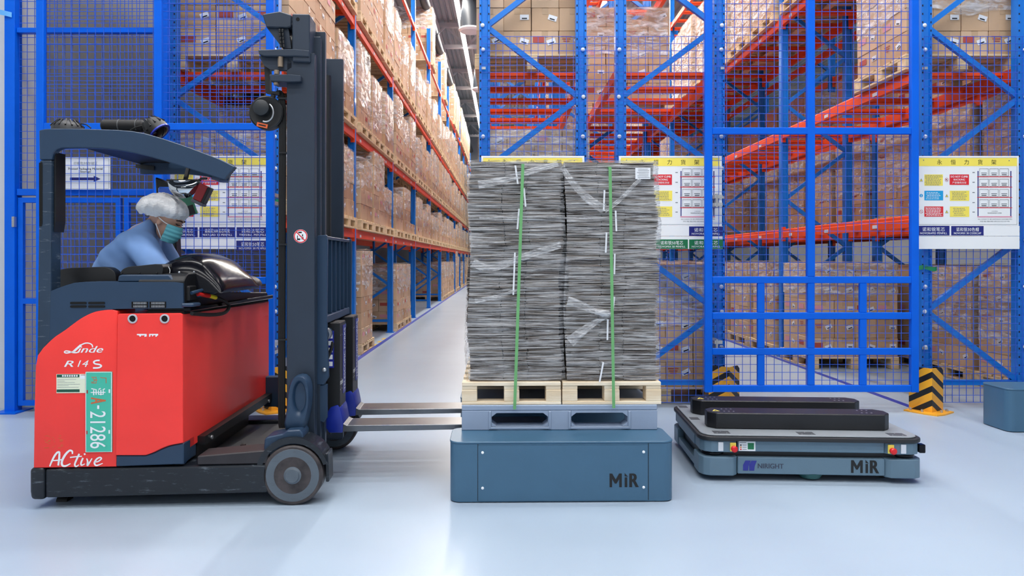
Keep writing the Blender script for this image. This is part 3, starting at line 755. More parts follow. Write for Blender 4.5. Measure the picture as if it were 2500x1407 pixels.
# ---------------------------------------------------------------- corner guards at the rack feet
def chevron_material():
    m = bpy.data.materials.new('chevron_paint'); m.use_nodes = True; nt = m.node_tree; b = nt.nodes['Principled BSDF']; b.inputs['Roughness'].default_value = 0.4
    tc = nt.nodes.new('ShaderNodeTexCoord'); sp = nt.nodes.new('ShaderNodeSeparateXYZ'); nt.links.new(tc.outputs['Object'], sp.inputs[0])
    def mth(op, a, b_):
        n = nt.nodes.new('ShaderNodeMath'); n.operation = op
        for i, v in enumerate((a, b_)):
            if v is None: continue
            if isinstance(v, (int, float)): n.inputs[i].default_value = v
            else: nt.links.new(v, n.inputs[i])
        return n.outputs[0]
    d = mth('ADD', mth('ABSOLUTE', sp.outputs[0], None), mth('ABSOLUTE', sp.outputs[1], None))
    s = mth('FRACT', mth('DIVIDE', mth('ADD', sp.outputs[2], mth('MULTIPLY', d, 0.62)), 0.125), None)
    g = mth('GREATER_THAN', s, 0.56)
    mx = nt.nodes.new('ShaderNodeMix'); mx.data_type = 'RGBA'; nt.links.new(g, mx.inputs[0])
    mx.inputs[6].default_value = (*lin((244, 176, 42)), 1); mx.inputs[7].default_value = (*lin((22, 22, 24)), 1)
    nt.links.new(mx.outputs[2], b.inputs['Base Color']); return m
CHEV = chevron_material(); GUY = mat('guard_yellow', (238, 168, 44), 0.4)
def guard(x, y, rz, label):
    t = thing('corner_guard', label, 'guard', (x, y, 0), rz, 'yellow and black corner guards')
    w, h = 0.20, 0.40
    b = MB(); b.xz([(0.0, 0.012), (w, 0.012), (w, h-0.03), (w-0.035, h), (0, h)], 0, 0.008)
    b.yz([(0.008, 0.012), (w, 0.012), (w, h-0.03), (w-0.035, h), (0.008, h)], 0, 0.008); b.build('guard_plate', CHEV, t)
    MB().xy([(-0.08, -0.08), (0.02, -0.10), (w, -0.09), (w, -0.001), (-0.001, -0.001), (-0.001, w), (-0.09, w), (-0.10, 0.02)], 0, 0.012).build('foot_plate', GUY, t)
    for px_, py_ in ((0.06, -0.05), (0.16, -0.05), (-0.05, 0.06), (-0.05, 0.16)): MB().cyl((px_, py_, 0.012), (0, 0, 1), 0.011, 0.022, 8).build('anchor_bolt', STEEL, t)
guard(3.80, 6.16, math.radians(33), 'yellow and black corner guard at the right rack foot, beside the gate edge')
guard(2.02, 6.24, math.radians(45), 'yellow and black corner guard seen through the lower left gate mesh')
guard(-2.10, 6.22, math.radians(40), 'yellow and black corner guard between the lift truck mast and left rack')
gs = MB(); gs.grid(lambda u, v: Vector((u*0.16, -0.01-0.03*math.sin(u*2.5), (v-0.5)*0.04+0.01*math.sin(u*6))), 10, 2)
tag(gs.build('green_strap_end', mat('green_band', (20, 128, 84), 0.4), None, (gx(2241, 6.45), 6.452, CH-(655-CY)*6.45/CF)), 'loose green strap end tied below the far right sign', 'strap')
ge = MB().box((-0.02, -0.004, -0.02), (0.02, 0, 0.02)).build('green_tape', mat('green_band', (20, 128, 84), 0.4), None, (gx(675, 6.42), 6.43, CH-(492-CY)*6.42/CF))
tag(ge, 'small green tape square on the upright beside the mast', 'tape')
# ================================================================ red reach truck
TH = math.radians(2.5); TO = Vector((-2.607, 3.798, 0))
_Ri = Matrix.Rotation(-TH, 3, 'Z')
_to = _Ri @ (Vector((0, 0, CH))-TO)
def TL(px, py, ly):
    """truck-frame point seen at a photograph pixel, at depth ly behind the near side of the truck"""
    d = _Ri @ Vector(((px-CX)/CF, 1, -(py-CY)/CF)); t = (ly-_to.y)/d.y; return _to+d*t
def TLX(px, py, lx):
    d = _Ri @ Vector(((px-CX)/CF, 1, -(py-CY)/CF)); t = (lx-_to.x)/d.x; return _to+d*t
def tp(pts, ly): return [(lambda v: (v.x, v.z))(TL(x, y, ly)) for x, y in pts]
def sm(pts, sub=4): return [(v.x, v.y) for v in curve_pts([(x, y, 0) for x, y in pts], sub)]
TR = thing('reach_truck', 'red electric reach truck with black mast and a seated driver', 'lift truck', TO, TH)
RED = mat('truck_red', (255, 66, 60), 0.38, vary=0.05, scale=4, spec=0.3, coat=0.08)
ANTH = mat('truck_anthracite', (36, 60, 86), 0.42, vary=0.08, scale=5, bump=0.03, bscale=150)
MAST = mat('mast_paint', (38, 50, 66), 0.45, vary=0.10, scale=5)
BLK = mat('black_plastic', (20, 21, 24), 0.45)
GBLK = mat('gloss_black', (14, 15, 22), 0.16, spec=0.22)
RUB = mat('rubber', (14, 14, 16), 0.6)
def scuffed(name, base, scr, rough):
    m = mat(name, base, rough, scale=7, rgb2=None, vary=0.15); nt = m.node_tree; b = nt.nodes['Principled BSDF']
    tc = nt.nodes.new('ShaderNodeTexCoord'); mp = nt.nodes.new('ShaderNodeMapping'); mp.inputs['Scale'].default_value = (4, 4, 26); nt.links.new(tc.outputs['Object'], mp.inputs[0])
    n = nt.nodes.new('ShaderNodeTexNoise'); n.inputs['Scale'].default_value = 2.2; n.inputs['Detail'].default_value = 8; n.inputs['Roughness'].default_value = 0.7; nt.links.new(mp.outputs[0], n.inputs['Vector'])
    r = nt.nodes.new('ShaderNodeValToRGB'); r.color_ramp.elements[0].position = 0.57; r.color_ramp.elements[1].position = 0.72; r.color_ramp.elements[0].color = (0, 0, 0, 1); r.color_ramp.elements[1].color = (0.7, 0.7, 0.7, 1); nt.links.new(n.outputs['Fac'], r.inputs[0])
    mx = nt.nodes.new('ShaderNodeMix'); mx.data_type = 'RGBA'; nt.links.new(r.outputs[0], mx.inputs[0])
    src = b.inputs['Base Color'].links[0].from_socket; nt.links.new(src, mx.inputs[6]); mx.inputs[7].default_value = (*lin(scr), 1); nt.links.new(mx.outputs[2], b.inputs['Base Color']); return m
CHAS = scuffed('chassis_black', (24, 30, 38), (120, 130, 140), 0.38)
FORK = scuffed('fork_steel', (120, 122, 126), (30, 50, 120), 0.3); FORK.node_tree.nodes['Principled BSDF'].inputs['Metallic'].default_value = 0.8
WHEEL = scuffed('wheel_hub', (92, 102, 112), (60, 52, 50), 0.5)
FBLUE = mat('fork_blue', (28, 50, 160), 0.35, vary=0.2, scale=9)
def part(mb, name, m, parent=None, smooth=False, angle=35):
    o = mb.build(name, m, parent or TR, angle=angle, smooth=smooth); return o
# ---- chassis
part(MB().xz(tp([(110, 1146), (653, 1135), (653, 1204), (110, 1217)], 0), 0.0, 0.17, bev=0.012, seg=2), 'side_beam', CHAS)
part(MB().xz(tp([(110, 1146), (653, 1135), (653, 1204), (110, 1217)], 0), 1.10, 1.27, bev=0.012, seg=2), 'side_beam', CHAS)
part(MB().xz(tp([(73, 1143), (109, 1141), (109, 1221), (76, 1221), (73, 1200)], 0), -0.008, 1.28, bev=0.02, seg=3), 'rear_bumper', CHAS, smooth=True)
part(MB().box((0.09, 0.175, 0.07), (0.83, 1.095, 0.30)), 'frame', BLK)
part(MB().box((0.83, 0.175, 0.16), (1.33, 1.095, 0.20)), 'deck_plate', mat('deck_plate', (60, 62, 66), 0.6, vary=0.2, scale=6))
part(MB().xz(tp([(480, 1115), (655, 1100), (653, 1134), (480, 1137)], 0), 0.005, 0.17, bev=0.006), 'beam_cap', mat('beam_cap', (44, 40, 44), 0.5, vary=0.2))
cast = MB(); cast.cyl(TL(158, 1221, 0.15)+Vector((-0.03, 0, -0.005)), (1, 0, 0), 0.034, 0.06, 14); part(cast, 'caster', RUB)
dw = MB(); dw.cyl((0.35, 0.5, 0.165), (0, 1, 0), 0.165, 0.12, 28); part(dw, 'drive_wheel', RUB)
# ---- rear body shell: red below, anthracite above
top_curve = sm([(119, 836), (135, 822), (159, 806), (180, 790), (199, 777), (220, 766), (239, 760), (262, 757), (276, 757)], 3)
red_poly = [(82, 1143), (84, 1000), (87, 895), (92, 868), (105, 850)]+top_curve+[(287, 760), (284, 1140)]
part(MB().xz(tp(red_poly, 0.0), 0.0, 0.2, bev=0.018, seg=3), 'rear_panel', RED, smooth=True, angle=50)
v0 = TL(84, 1143, 0)
part(MB().box((v0.x+0.01, 0.2, 0.29), (v0.x+0.12, 1.22, 0.95), bev=0.02, seg=2), 'back_panel', RED)
shell = [(120, 836), (121, 712), (140, 704), (160, 697), (180, 691), (199, 689), (300, 689), (424, 689), (446, 692), (447, 753), (276, 755)]+list(reversed(top_curve))[1:]
part(MB().xz(tp(shell, 0.0), 0.003, 0.19, bev=0.012, seg=2), 'upper_shell', ANTH)
part(MB().box((TL(120, 836, 0).x+0.02, 0.19, 0.96), (TL(120, 836, 0).x+0.10, 1.22, 1.24), bev=0.02), 'upper_back', ANTH)
part(MB().box((0.10, 1.10, 0.32), (0.48, 1.22, 0.72), bev=0.01), 'step_side', RED)
# slots in the shell
for a in ((171, 737.5, 211, 743), (215, 737.5, 256, 743), (171, 746, 211, 751.5), (215, 746, 256, 751.5)):
    x0, y0, x1, y1 = a; P0, P1 = TL(x0, y1, 0), TL(x1, y0, 0); h = (P1.z-P0.z)/2
    pr = [(P0.x+h+h*math.cos(t), P0.z+h+h*math.sin(t)) for t in [math.radians(90+180*i/6) for i in range(7)]]+[(P1.x-h+h*math.cos(t), P0.z+h+h*math.sin(t)) for t in [math.radians(-90+180*i/6) for i in range(7)]]
    part(MB().xz(pr, -0.0008, 0.002), 'vent_slot', mat('vent_dark', (5, 5, 6), 0.9))
for x0 in (321, 365):
    P0, P1 = TL(x0, 752, 0), TL(x0+40, 737, 0); part(MB().box((P0.x, -0.0006, P0.z), (P1.x, 0.002, P1.z)), 'grille', mat('vent_dark', (5, 5, 6), 0.9))
    g = MB()
    for i in range(9):
        for z0, z1 in ((P0.z+0.002, (P0.z+P1.z)/2-0.003), ((P0.z+P1.z)/2+0.003, P1.z-0.002)):
            x = P0.x+0.012+i*(P1.x-P0.x-0.016)/9; g.box((x, -0.002, z0), (x+0.004, 0, z1))
    o = part(g, 'grille_fins', STEEL); o['kind'] = 'stuff'
# ---- battery case and front plane (the face that runs back towards the far side)
FA, FB = Vector((TL(446, 900, 0).x, 0.0)), Vector((TL(655, 900, 1.25).x, 1.25))
def FP(px, py):
    """point on the vertical front plane of the body"""
    d = _Ri @ Vector(((px-CX)/CF, 1, -(py-CY)/CF)); n = Vector((FB.y-FA.y, -(FB.x-FA.x))); t = ((FA.x-_to.x)*n.x+(FA.y-_to.y)*n.y)/(d.x*n.x+d.y*n.y); return _to+d*t
q = [FP(447, 767), FP(656, 736), FP(656, 960), FP(448, 1104)]
bx0 = TL(290, 900, 0).x
part(MB().prism([q[0], q[1], q[2], q[3]], [Vector((bx0, p.y, p.z)) for p in q]), 'battery_case', RED)
bd = tp([(289, 769), (293, 766), (443, 764.5), (448, 768), (449, 1081), (430, 1084), (412, 1088), (395, 1095), (375, 1105), (358, 1111), (285, 1111)], 0.0)
door = part(MB().xz(bd, -0.012, 0.004, bev=0.005, seg=2), 'battery_door', RED)
for x in (327, 405):
    c = TL(x, 778, 0); m = MB(); m.lathe((c.x, -0.0125, c.z), (0, -1, 0), ((0, 0.026), (0.005, 0.026), (0.006, 0.018), (0.0005, 0.017)), 20, cap=False); part(m, 'ring', mat('ring_grey', (190, 190, 196), 0.35), door)
    m = MB(); m.cyl((c.x, -0.0127, c.z), (0, -1, 0), 0.0175, 0.002, 18); part(m, 'hole', mat('vent_dark', (5, 5, 6), 0.9), door)
m = MB(); rnd = random.Random(4); xx = 337
while xx < 387:
    w = rnd.uniform(1.5, 4); P0 = TL(xx, 815, 0); P1 = TL(xx+w, 815+rnd.uniform(3, 8), 0)
    if not 360 < xx < 366: m.quad((P0.x, -0.0128, P0.z), (P0.x, -0.0128, P1.z), (P1.x, -0.0128, P1.z+0.002), (P1.x, -0.0128, P0.z))
    xx += w
part(m, 'scraped_sticker', WHITEP, door)
wedge = tp([(285, 1112), (356, 1112), (376, 1106), (397, 1096), (414, 1089), (449, 1082), (449, 1133), (284, 1139)], 0.0)
part(MB().xz(wedge, -0.006, 0.17, bev=0.005), 'foot_guard', ANTH)
part(MB().prism([FP(450, 1080), FP(474, 1066), FP(474, 1110), FP(450, 1134)], [p+Vector((-0.05, 0, 0)) for p in (FP(450, 1080), FP(474, 1066), FP(474, 1110), FP(450, 1134))]), 'guard_side', ANTH)
rl_ = MB(); a, b_ = FP(482, 1076), FP(650, 968); rl_.bar(a+Vector((0.02, 0, 0)), b_+Vector((0.02, 0, 0)), 0.05, 0.05)
rail = part(rl_, 'sill_rail', BLK)
for px, py in ((497, 1068), (640, 980)): m = MB(); m.cyl(FP(px, py)+Vector((0.045, 0, 0)), (1, 0, 0), 0.012, 0.008, 12); part(m, 'bolt', STEEL, rail)
part(MB().box((FB.x-0.02, 1.20, 0.30), (FB.x+0.12, 1.26, 0.52), bev=0.006), 'end_bracket', ANTH)
# ---- console above the battery
kq = [FP(449, 686), FP(455, 674), FP(461, 668), (FP(484, 667)), FP(505, 671), FP(520, 678), FP(543, 695), FP(566, 714), FP(600, 714), FP(652, 714), FP(655, 722), FP(449, 753)]
part(MB().prism(kq, [p+Vector((-0.25, 0, 0)) for p in kq], bev=0.004), 'console', BLK)
sq = [FP(449, 751), FP(655, 720), FP(655, 729), FP(449, 761)]
part(MB().prism([p+Vector((0.035, 0, 0)) for p in sq], [p+Vector((-0.2, 0, 0)) for p in sq], bev=0.004), 'console_lip', GBLK)
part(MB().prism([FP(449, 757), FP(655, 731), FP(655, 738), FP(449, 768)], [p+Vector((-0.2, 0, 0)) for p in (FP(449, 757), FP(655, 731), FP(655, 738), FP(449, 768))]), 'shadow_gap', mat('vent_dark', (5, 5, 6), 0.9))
part(MB().xz(tp([(286, 689), (289, 673), (300, 671), (412, 671), (428, 688)], 0.02), 0.02, 0.20, bev=0.006), 'side_ledge', ANTH)
pad = part(MB().xz(tp(sm([(292, 671), (297, 660), (312, 652), (340, 649), (394, 646), (396, 671)], 3), 0.06), 0.06, 0.22, bev=0.012, seg=2), 'arm_pad', BLK)
for x in (298, 341, 383): c = TL(x, 667, 0.06); m = MB(); m.lathe((c.x, 0.059, c.z), (0, -1, 0), ((0, 0.006), (0.003, 0.005), (0.004, 0.002)), 8); part(m, 'rivet', BLK, pad)
# glossy hood: profile lofted across the width with rounded shoulders
prof = sm([(392, 672), (394, 647), (411, 643), (429, 632), (452, 622), (475, 619), (498, 622), (520, 633), (543, 656), (561, 680), (569, 700), (569, 712)], 4)
base = 712; rings = []
for ly, s in ((0.14, 0.02), (0.15, 0.45), (0.18, 0.72), (0.24, 0.90), (0.34, 1.0), (0.60, 1.0), (0.74, 0.9), (0.82, 0.65), (0.86, 0.02)):
    ring = [(TL(x, base-(base-y)*s, 0.34)) for x, y in prof]; rings.append([Vector((v.x, ly, v.z)) for v in ring])
hood = MB(); hood.loft(rings, closed=False); part(hood, 'hood', GBLK, smooth=True, angle=60)
for x, y in ((438, 665), (474, 664), (507, 669), (536, 684), (562, 706)): c = FP(x, y); m = MB(); m.ell(c+Vector((0.003, -0.01, 0)), (0.006, 0.006, 0.006), 8, 6); part(m, 'rivet', STEEL)
lg = MB(); lc = TL(405, 662, 0.13)
for i in range(10):
    a0 = math.radians(90-18*i); a1 = math.radians(90-18*(i+1)); p0, p1 = lc+Vector((-0.012+0.035*math.cos(a0), 0, 0.035*math.sin(a0))), lc+Vector((-0.012+0.035*math.cos(a1), 0, 0.035*math.sin(a1))); lg.tube([p0, p1], 0.0025, 6)
part(lg, 'logo_ring', WHITEP)
kn = MB(); kn.loft([[TL(601+33*s*math.cos(t), 700-24*s*max(0, math.sin(t))-2, 0.9)+Vector((0, dy, 0)) for t in [math.pi*i/14 for i in range(15)]] for dy, s in ((-0.16, 0.05), (-0.13, 0.7), (-0.06, 1.0), (0.06, 1.0), (0.13, 0.7), (0.16, 0.05))], closed=False); part(kn, 'control_pod', BLK, smooth=True, angle=70)
part(MB().bar(TL(570, 690, 0.85), TL(574, 666, 0.85), 0.03, 0.03, bev=0.006), 'lever', BLK)
part(MB().prism([TL(577, 697, 0.8), TL(590, 682, 0.8), TL(596, 684, 0.8), TL(583, 699, 0.8)], [TL(577, 697, 0.9), TL(590, 682, 0.9), TL(596, 684, 0.9), TL(583, 699, 0.9)]), 'display', mat('display_grey', (200, 204, 206), 0.3))
# plug and cable
c0 = FP(462, 717)
part(MB().box((c0.x-0.02, c0.y-0.03, c0.z-0.045), (c0.x+0.012, c0.y+0.10, c0.z+0.045), bev=0.008), 'socket', RUB)
cab = curve_pts([FP(470, 718)+Vector((0.03, 0, 0)), FP(495, 724)+Vector((0.05, 0, 0)), FP(520, 734)+Vector((0.06, 0, 0)), FP(535, 748)+Vector((0.06, 0, 0)), FP(524, 764)+Vector((0.06, 0, 0)), FP(495, 769)+Vector((0.05, 0, 0)), FP(450, 766)+Vector((0.04, 0, 0))], 6)
m = MB(); m.tube(cab[8:], 0.011, 8); part(m, 'cable', RUB); m = MB(); m.tube(cab[0:6], 0.013, 8); part(m, 'plug', mat('plug_red', (200, 34, 30), 0.4)); m = MB(); m.tube(cab[5:9], 0.0125, 8); part(m, 'cable_tag', mat('tag_yellow', (226, 200, 40), 0.4))
m = MB(); m.tube(curve_pts([FP(458, 716)+Vector((0.02, 0, 0)), FP(480, 708)+Vector((0.04, 0, 0)), FP(505, 704)+Vector((0.05, 0, 0)), FP(516, 708)+Vector((0.04, 0, 0)), FP(500, 716)+Vector((0.04, 0, 0)), FP(470, 722)+Vector((0.03, 0, 0))], 5), 0.010, 8); part(m, 'strap_loop', ANTH)
m = MB(); m.box((FP(431, 742).x, -0.01, FP(431, 752).z), (FP(475, 742).x+0.05, 0.10, FP(431, 743).z), bev=0.006); part(m, 'latch', ANTH)
# seat and compartment
part(MB().box((0.08, 0.25, 0.84), (0.50, 0.80, 0.93), bev=0.03, seg=3), 'seat', BLK, smooth=True)
part(MB().box((0.08, 0.25, 0.31), (0.50, 0.75, 0.83)), 'seat_box', BLK)
part(MB().xz(tp(sm([(137, 708), (140, 680), (150, 662), (170, 655), (210, 653), (262, 652), (280, 658), (290, 672), (291, 708)], 3), 0.24), 0.205, 0.28, bev=0.012, seg=2), 'seat_bolster', BLK, smooth=True)
# ---- overhead guard
topc = [(95, 318), (110, 315), (128, 314), (200, 314.5), (284, 317), (322, 320), (355, 326), (400, 339), (462, 360), (533, 387), (573, 407)]
botc = [(547, 439), (500, 424), (462, 412), (425, 400), (391, 390), (355, 380), (320, 372), (285, 366), (249, 362), (200, 360.5), (149, 361)]
fas = topc+botc+[(136, 366), (129, 375), (126, 390), (96, 390)]
part(MB().xz(tp(fas, 0.0), 0.0, 0.045, bev=0.004), 'guard_fascia', ANTH)
# the roof narrows to the near side: its front edge runs back from the tip to the far rear pillar
tv = [TL(x, y, 0) for x, y in topc]; bt = [TL(x, y, 0) for x, y in reversed(botc)]
def zcurve(cv, x):
    for p, q2 in zip(cv, cv[1:]):
        if p.x <= x <= q2.x: return p.z+(q2.z-p.z)*(x-p.x)/max(q2.x-p.x, 1e-6)
    return cv[0].z if x < cv[0].x else cv[-1].z
xtip, xfar, x_0 = tv[-1].x-0.01, 0.62, tv[0].x
def xmax(ly): return xtip+(xfar-xtip)*(ly/1.17)**1.15
def roof_strip(name, ly0, ly1, xa, xb, m, th=0.028):
    n_ = 10; t_ = [xa+(xb-xa)*i/n_ for i in range(n_+1)]
    pr = [(x, zcurve(tv, x)-0.003) for x in t_]+[(x, zcurve(tv, x)-th) for x in reversed(t_)]; part(MB().xz(pr, ly0, ly1), name, m)
roof_strip('roof_plate', 0.046, 1.154, x_0, tv[4].x*0.55, BLK)
for k in range(7):
    y0_ = 0.05+k*0.160; y1_ = y0_+0.10; roof_strip('roof_bar', y0_, y1_, tv[4].x*0.55, max(xmax(y1_)-0.02, tv[4].x*0.55+0.05), BLK)
fr = MB(); ns = 14; ra = []
for i in range(ns+1):
    ly_ = 0.045+(1.17-0.045)*i/ns; x = xmax(ly_); zt2 = zcurve(tv, x)-0.002; zb2 = max(zcurve(bt, min(x, bt[-1].x)), zt2-0.16)
    ra.append([Vector((x, ly_, zt2)), Vector((x-0.03, ly_, zb2)), Vector((x-0.08, ly_, zb2+0.002)), Vector((x-0.06, ly_, zt2-0.02))])
fr.loft(ra, smooth=False); part(fr, 'guard_front', ANTH)
n_ = 12; t_ = [x_0+(xfar-x_0)*i/n_ for i in range(n_+1)]
part(MB().xz([(x, zcurve(tv, x)) for x in t_]+[(x, zcurve(bt, max(x, bt[0].x))) for x in reversed(t_)], 1.155, 1.20), 'guard_fascia', ANTH)
post = [(96, 391), (126, 391), (124, 712), (121, 835), (106, 851), (90, 872), (92, 700)]
part(MB().xz(tp(post, 0.0), 0.0, 0.095, bev=0.008, seg=2), 'guard_post', scuffed('post_paint', (40, 58, 78), (150, 160, 168), 0.4))
part(MB().xz(tp([(95.5, 398), (103, 396), (104, 405), (104, 545), (102, 553), (96, 553)], 0.0), -0.0015, 0.002), 'post_slot', mat('vent_dark', (5, 5, 6), 0.9))
part(MB().xz(tp([(127, 370), (131, 370), (131, 540), (127, 566)], 0.0), 0.02, 0.11), 'post_trim', BLK)
fp_ = [TL(x, y, 1.12) for x, y in ((378, 432), (424, 452), (434, 702), (394, 702))]
part(MB().prism(fp_, [v+Vector((0, 0.09, 0)) for v in fp_], bev=0.008), 'guard_post', BLK)
tag_ = MB(); P0, P1 = TL(331, 422, 0.895), TL(375, 405, 0.895); 
m = MB(); c = TL(352, 413, 1.10); m.prism([TL(331, 400, 1.14), TL(376, 406, 1.14), TL(376, 416, 1.14), TL(331, 410, 1.14)], [v+Vector((0, 0.004, 0)) for v in (TL(331, 400, 1.14), TL(376, 406, 1.14), TL(376, 416, 1.14), TL(331, 410, 1.14))]); part(m, 'data_label', BLK)
# panel under the far pillar: red-brown control plate
part(MB().prism([TL(398, 570, 1.08), TL(418, 577, 1.08), TL(418, 592, 1.08), TL(398, 590, 1.08)], [v+Vector((0, 0.02, 0)) for v in (TL(398, 570, 1.08), TL(418, 577, 1.08), TL(418, 592, 1.08), TL(398, 590, 1.08))]), 'button_plate', mat('brown_plate', (110, 70, 66), 0.4))
# work lamps and beacon on the roof
def lamp_head(c, ax, r, name, lens):
    ax = Vector(ax).normalized(); m = MB()
    m.lathe(c, ax, ((-0.065, r*0.35), (-0.06, r*0.6), (-0.035, r*0.9), (0.0, r), (0.03, r), (0.034, r*0.9)), 22); o = part(m, name, BLK)
    a = ax.cross(Vector((0, 1, 0))).normalized(); b2 = ax.cross(a)
    for i in range(12):
        t = 2*math.pi*i/12; d = a*math.cos(t)+b2*math.sin(t); f = MB(); f.bar(c+d*r*0.62-ax*0.06, c+d*r*1.02-ax*0.0, 0.006, 0.012); part(f, 'fin', BLK, o)
    m = MB(); m.lathe(c, ax, ((0.035, r*0.86), (0.042, r*0.5), (0.044, 0.001)), 22); part(m, 'lens', lens, o)
    m = MB(); m.lathe(c, ax, ((0.028, r*1.01), (0.036, r*1.01)), 22); part(m, 'rim', mat('rim_blue', (40, 60, 190), 0.25), o)
    return o
LENS = mat('lens_dark', (24, 10, 18), 0.08)
lamp_head(TL(381, 314, 0.20), (0.62, -0.05, -0.62), 0.065, 'front_lamp', LENS)
m = MB(); c = TL(165, 316, 0.2)
m.lathe(c, (0, 0, 1), ((-0.03, 0.082), (0.012, 0.082), (0.030, 0.07), (0.047, 0.045), (0.052, 0.004)), 24); o = part(m, 'roof_lamp', mat('lamp_grey', (48, 50, 54), 0.5))
for i in range(16):
    t = 2*math.pi*i/16; f = MB(); d = Vector((math.cos(t), math.sin(t), 0)); f.bar(c+d*0.045+Vector((0, 0, 0.048)), c+d*0.082+Vector((0, 0, 0.012)), 0.007, 0.014); part(f, 'fin', BLK, o)
m = MB(); m.cyl(TL(250, 307, 0.25), (1, 0, 0), 0.036, TL(352, 307, 0.25).x-TL(250, 307, 0.25).x, 20, bev=0.01); can = part(m, 'roof_canister', RUB)
for x in (292, 335): m = MB(); m.cyl(TL(x, 307, 0.25), (1, 0, 0), 0.0375, 0.006, 20); part(m, 'canister_band', mat('band_grey', (80, 82, 84), 0.5), can)
m = MB(); m.tube(curve_pts([TL(197, 302, 0.2), TL(210, 304, 0.2), TL(222, 313, 0.2)], 5), 0.004, 6); part(m, 'lamp_wire', RUB); m = MB(); m.tube(curve_pts([TL(318, 318, 0.2), TL(335, 310, 0.2), TL(352, 307, 0.2)], 5), 0.004, 6); part(m, 'lamp_wire', RUB)
# mirror, clip lamp and tag under the roof
MIR = mat('mirror_chrome', (210, 216, 222), 0.04, 1.0)
mc = TL(452, 442, 0.5); m = MB()
m.grid(lambda u, v: mc+Vector(((-0.10+0.20*u)*1.0, -0.02-0.05*math.sin(math.pi*u)*math.sin(math.pi*v/1.2+0.2), -0.112*v*(math.sqrt(max(0, 1-(2*u-1)**2)) if v else 1))), 18, 10); mo = part(m, 'mirror', MIR, smooth=True, angle=80)
m = MB(); m.tube([mc+Vector((-0.105, -0.02, 0.002)), mc+Vector((0.105, -0.02, 0.002))], 0.006, 8); part(m, 'mirror_rim', BLK, mo)
m = MB(); m.bar(mc+Vector((0, 0, 0)), mc+Vector((0, 0.05, 0.09)), 0.02, 0.02); part(m, 'mirror_arm', BLK, mo)
Mx = Matrix.Translation(TL(496, 472, 0.45)) @ Matrix.Rotation(math.radians(25), 4, 'Y')
m = MB(); m.box((-0.035, -0.03, -0.055), (0.02, 0.03, 0.05), bev=0.004, M=Mx); cl = part(m, 'clip_lamp', mat('lamp_red', (150, 28, 34), 0.35))
m = MB(); m.box((0.0205, -0.03, -0.055), (0.038, 0.03, 0.05), bev=0.003, M=Mx); part(m, 'lamp_side', BLK, cl); m = MB(); m.box((-0.036, -0.031, -0.075), (0.039, 0.031, -0.0555), bev=0.003, M=Mx); part(m, 'lamp_foot', mat('lamp_foot', (92, 88, 98), 0.4), cl)
m = MB(); m.tube([TL(490, 449, 0.45), TL(483, 442, 0.45), TL(492, 436, 0.45), TL(505, 436, 0.45)], 0.008, 8); m.ell(TL(470, 462, 0.5), (0.028, 0.028, 0.03), 12, 8); part(m, 'lamp_arm', BLK, cl)
m = MB(); Mt = Matrix.Translation(TL(458, 500, 0.75)) @ Matrix.Rotation(math.radians(-18), 4, 'Y'); m.box((-0.045, -0.006, -0.075), (0.045, 0.006, 0.08), bev=0.003, M=Mt); o = part(m, 'hanging_card', mat('card_green', (60, 130, 104), 0.35)); m = MB(); m.box((-0.03, -0.008, -0.07), (0.035, -0.006, -0.01), M=Mt); part(m, 'card_print', BLACKP, o)
m = MB(); m.box((-0.05, -0.01, -0.05), (0.05, 0.01, 0.05), bev=0.01, M=Matrix.Translation(TL(404, 474, 1.05))); part(m, 'side_display', mat('display_blue', (60, 110, 220), 0.25))
# ---- wheel, arch and front leg
wc = TL(714, 1163, 0); wc.z = 0.168
def wheel(y0, name='load_wheel'):
    m = MB(); m.lathe((wc.x, y0, wc.z), (0, 1, 0), ((0, 0.125), (0.0, 0.158), (0.008, 0.167), (0.11, 0.167), (0.12, 0.158), (0.12, 0.1)), 40); w = part(m, name, mat('tyre', (74, 66, 66), 0.55, vary=0.25, scale=12, rgb2=(40, 36, 38)))
    m = MB(); m.lathe((wc.x, y0+0.003, wc.z), (0, -1, 0), ((0, 0.150), (0.004, 0.146), (0.002, 0.06), (0.002, 0.05), (0.010, 0.038), (0.016, 0.036), (0.016, 0.001)), 36); part(m, 'hub', WHEEL, w); return w
wheel(0.0); wheel(1.13)
def arch(y0, y1):
    inner, outer = [], []
    for i in range(19):
        a = math.radians(196-(196-(18))*i/18); ro = 0.200+0.012*math.sin(math.radians(i*10)); inner.append((wc.x+0.178*math.cos(a), wc.z+0.178*math.sin(a))); outer.append((wc.x+ro*math.cos(a), wc.z+ro*math.sin(a)))
    m = MB()
    for i in range(18): m.prism([(x, y0, z) for x, z in (inner[i], outer[i], outer[i+1], inner[i+1])], [(x, y1, z) for x, z in (inner[i], outer[i], outer[i+1], inner[i+1])])
    bmesh.ops.remove_doubles(m.bm, verts=m.bm.verts[:], dist=1e-5)
    return part(m, 'wheel_arch', CHAS)
arch(0.004, 0.17); arch(1.10, 1.27)
part(MB().xz([(wc.x+0.178, 0.12), (wc.x+0.195, 0.12), (wc.x+0.195, 0.15), (wc.x+0.19, 0.28), (wc.x+0.175, 0.28)], 0.03, 0.15, bev=0.003), 'wheel_scraper', CHAS)
part(MB().xz(tp([(641, 1132), (644, 1095), (646, 1072), (652, 1068), (690, 1060), (700, 1052), (732, 1050), (739, 1060), (741, 1088), (715, 1092), (690, 1100), (668, 1118), (655, 1135)], 0.03), 0.03, 0.18, bev=0.006), 'leg_block', ANTH)
part(MB().xz(tp([(641, 1132), (690, 1060), (741, 1060), (741, 1088), (690, 1100), (655, 1135)], 0.03), 1.08, 1.2, bev=0.006), 'leg_block', ANTH)
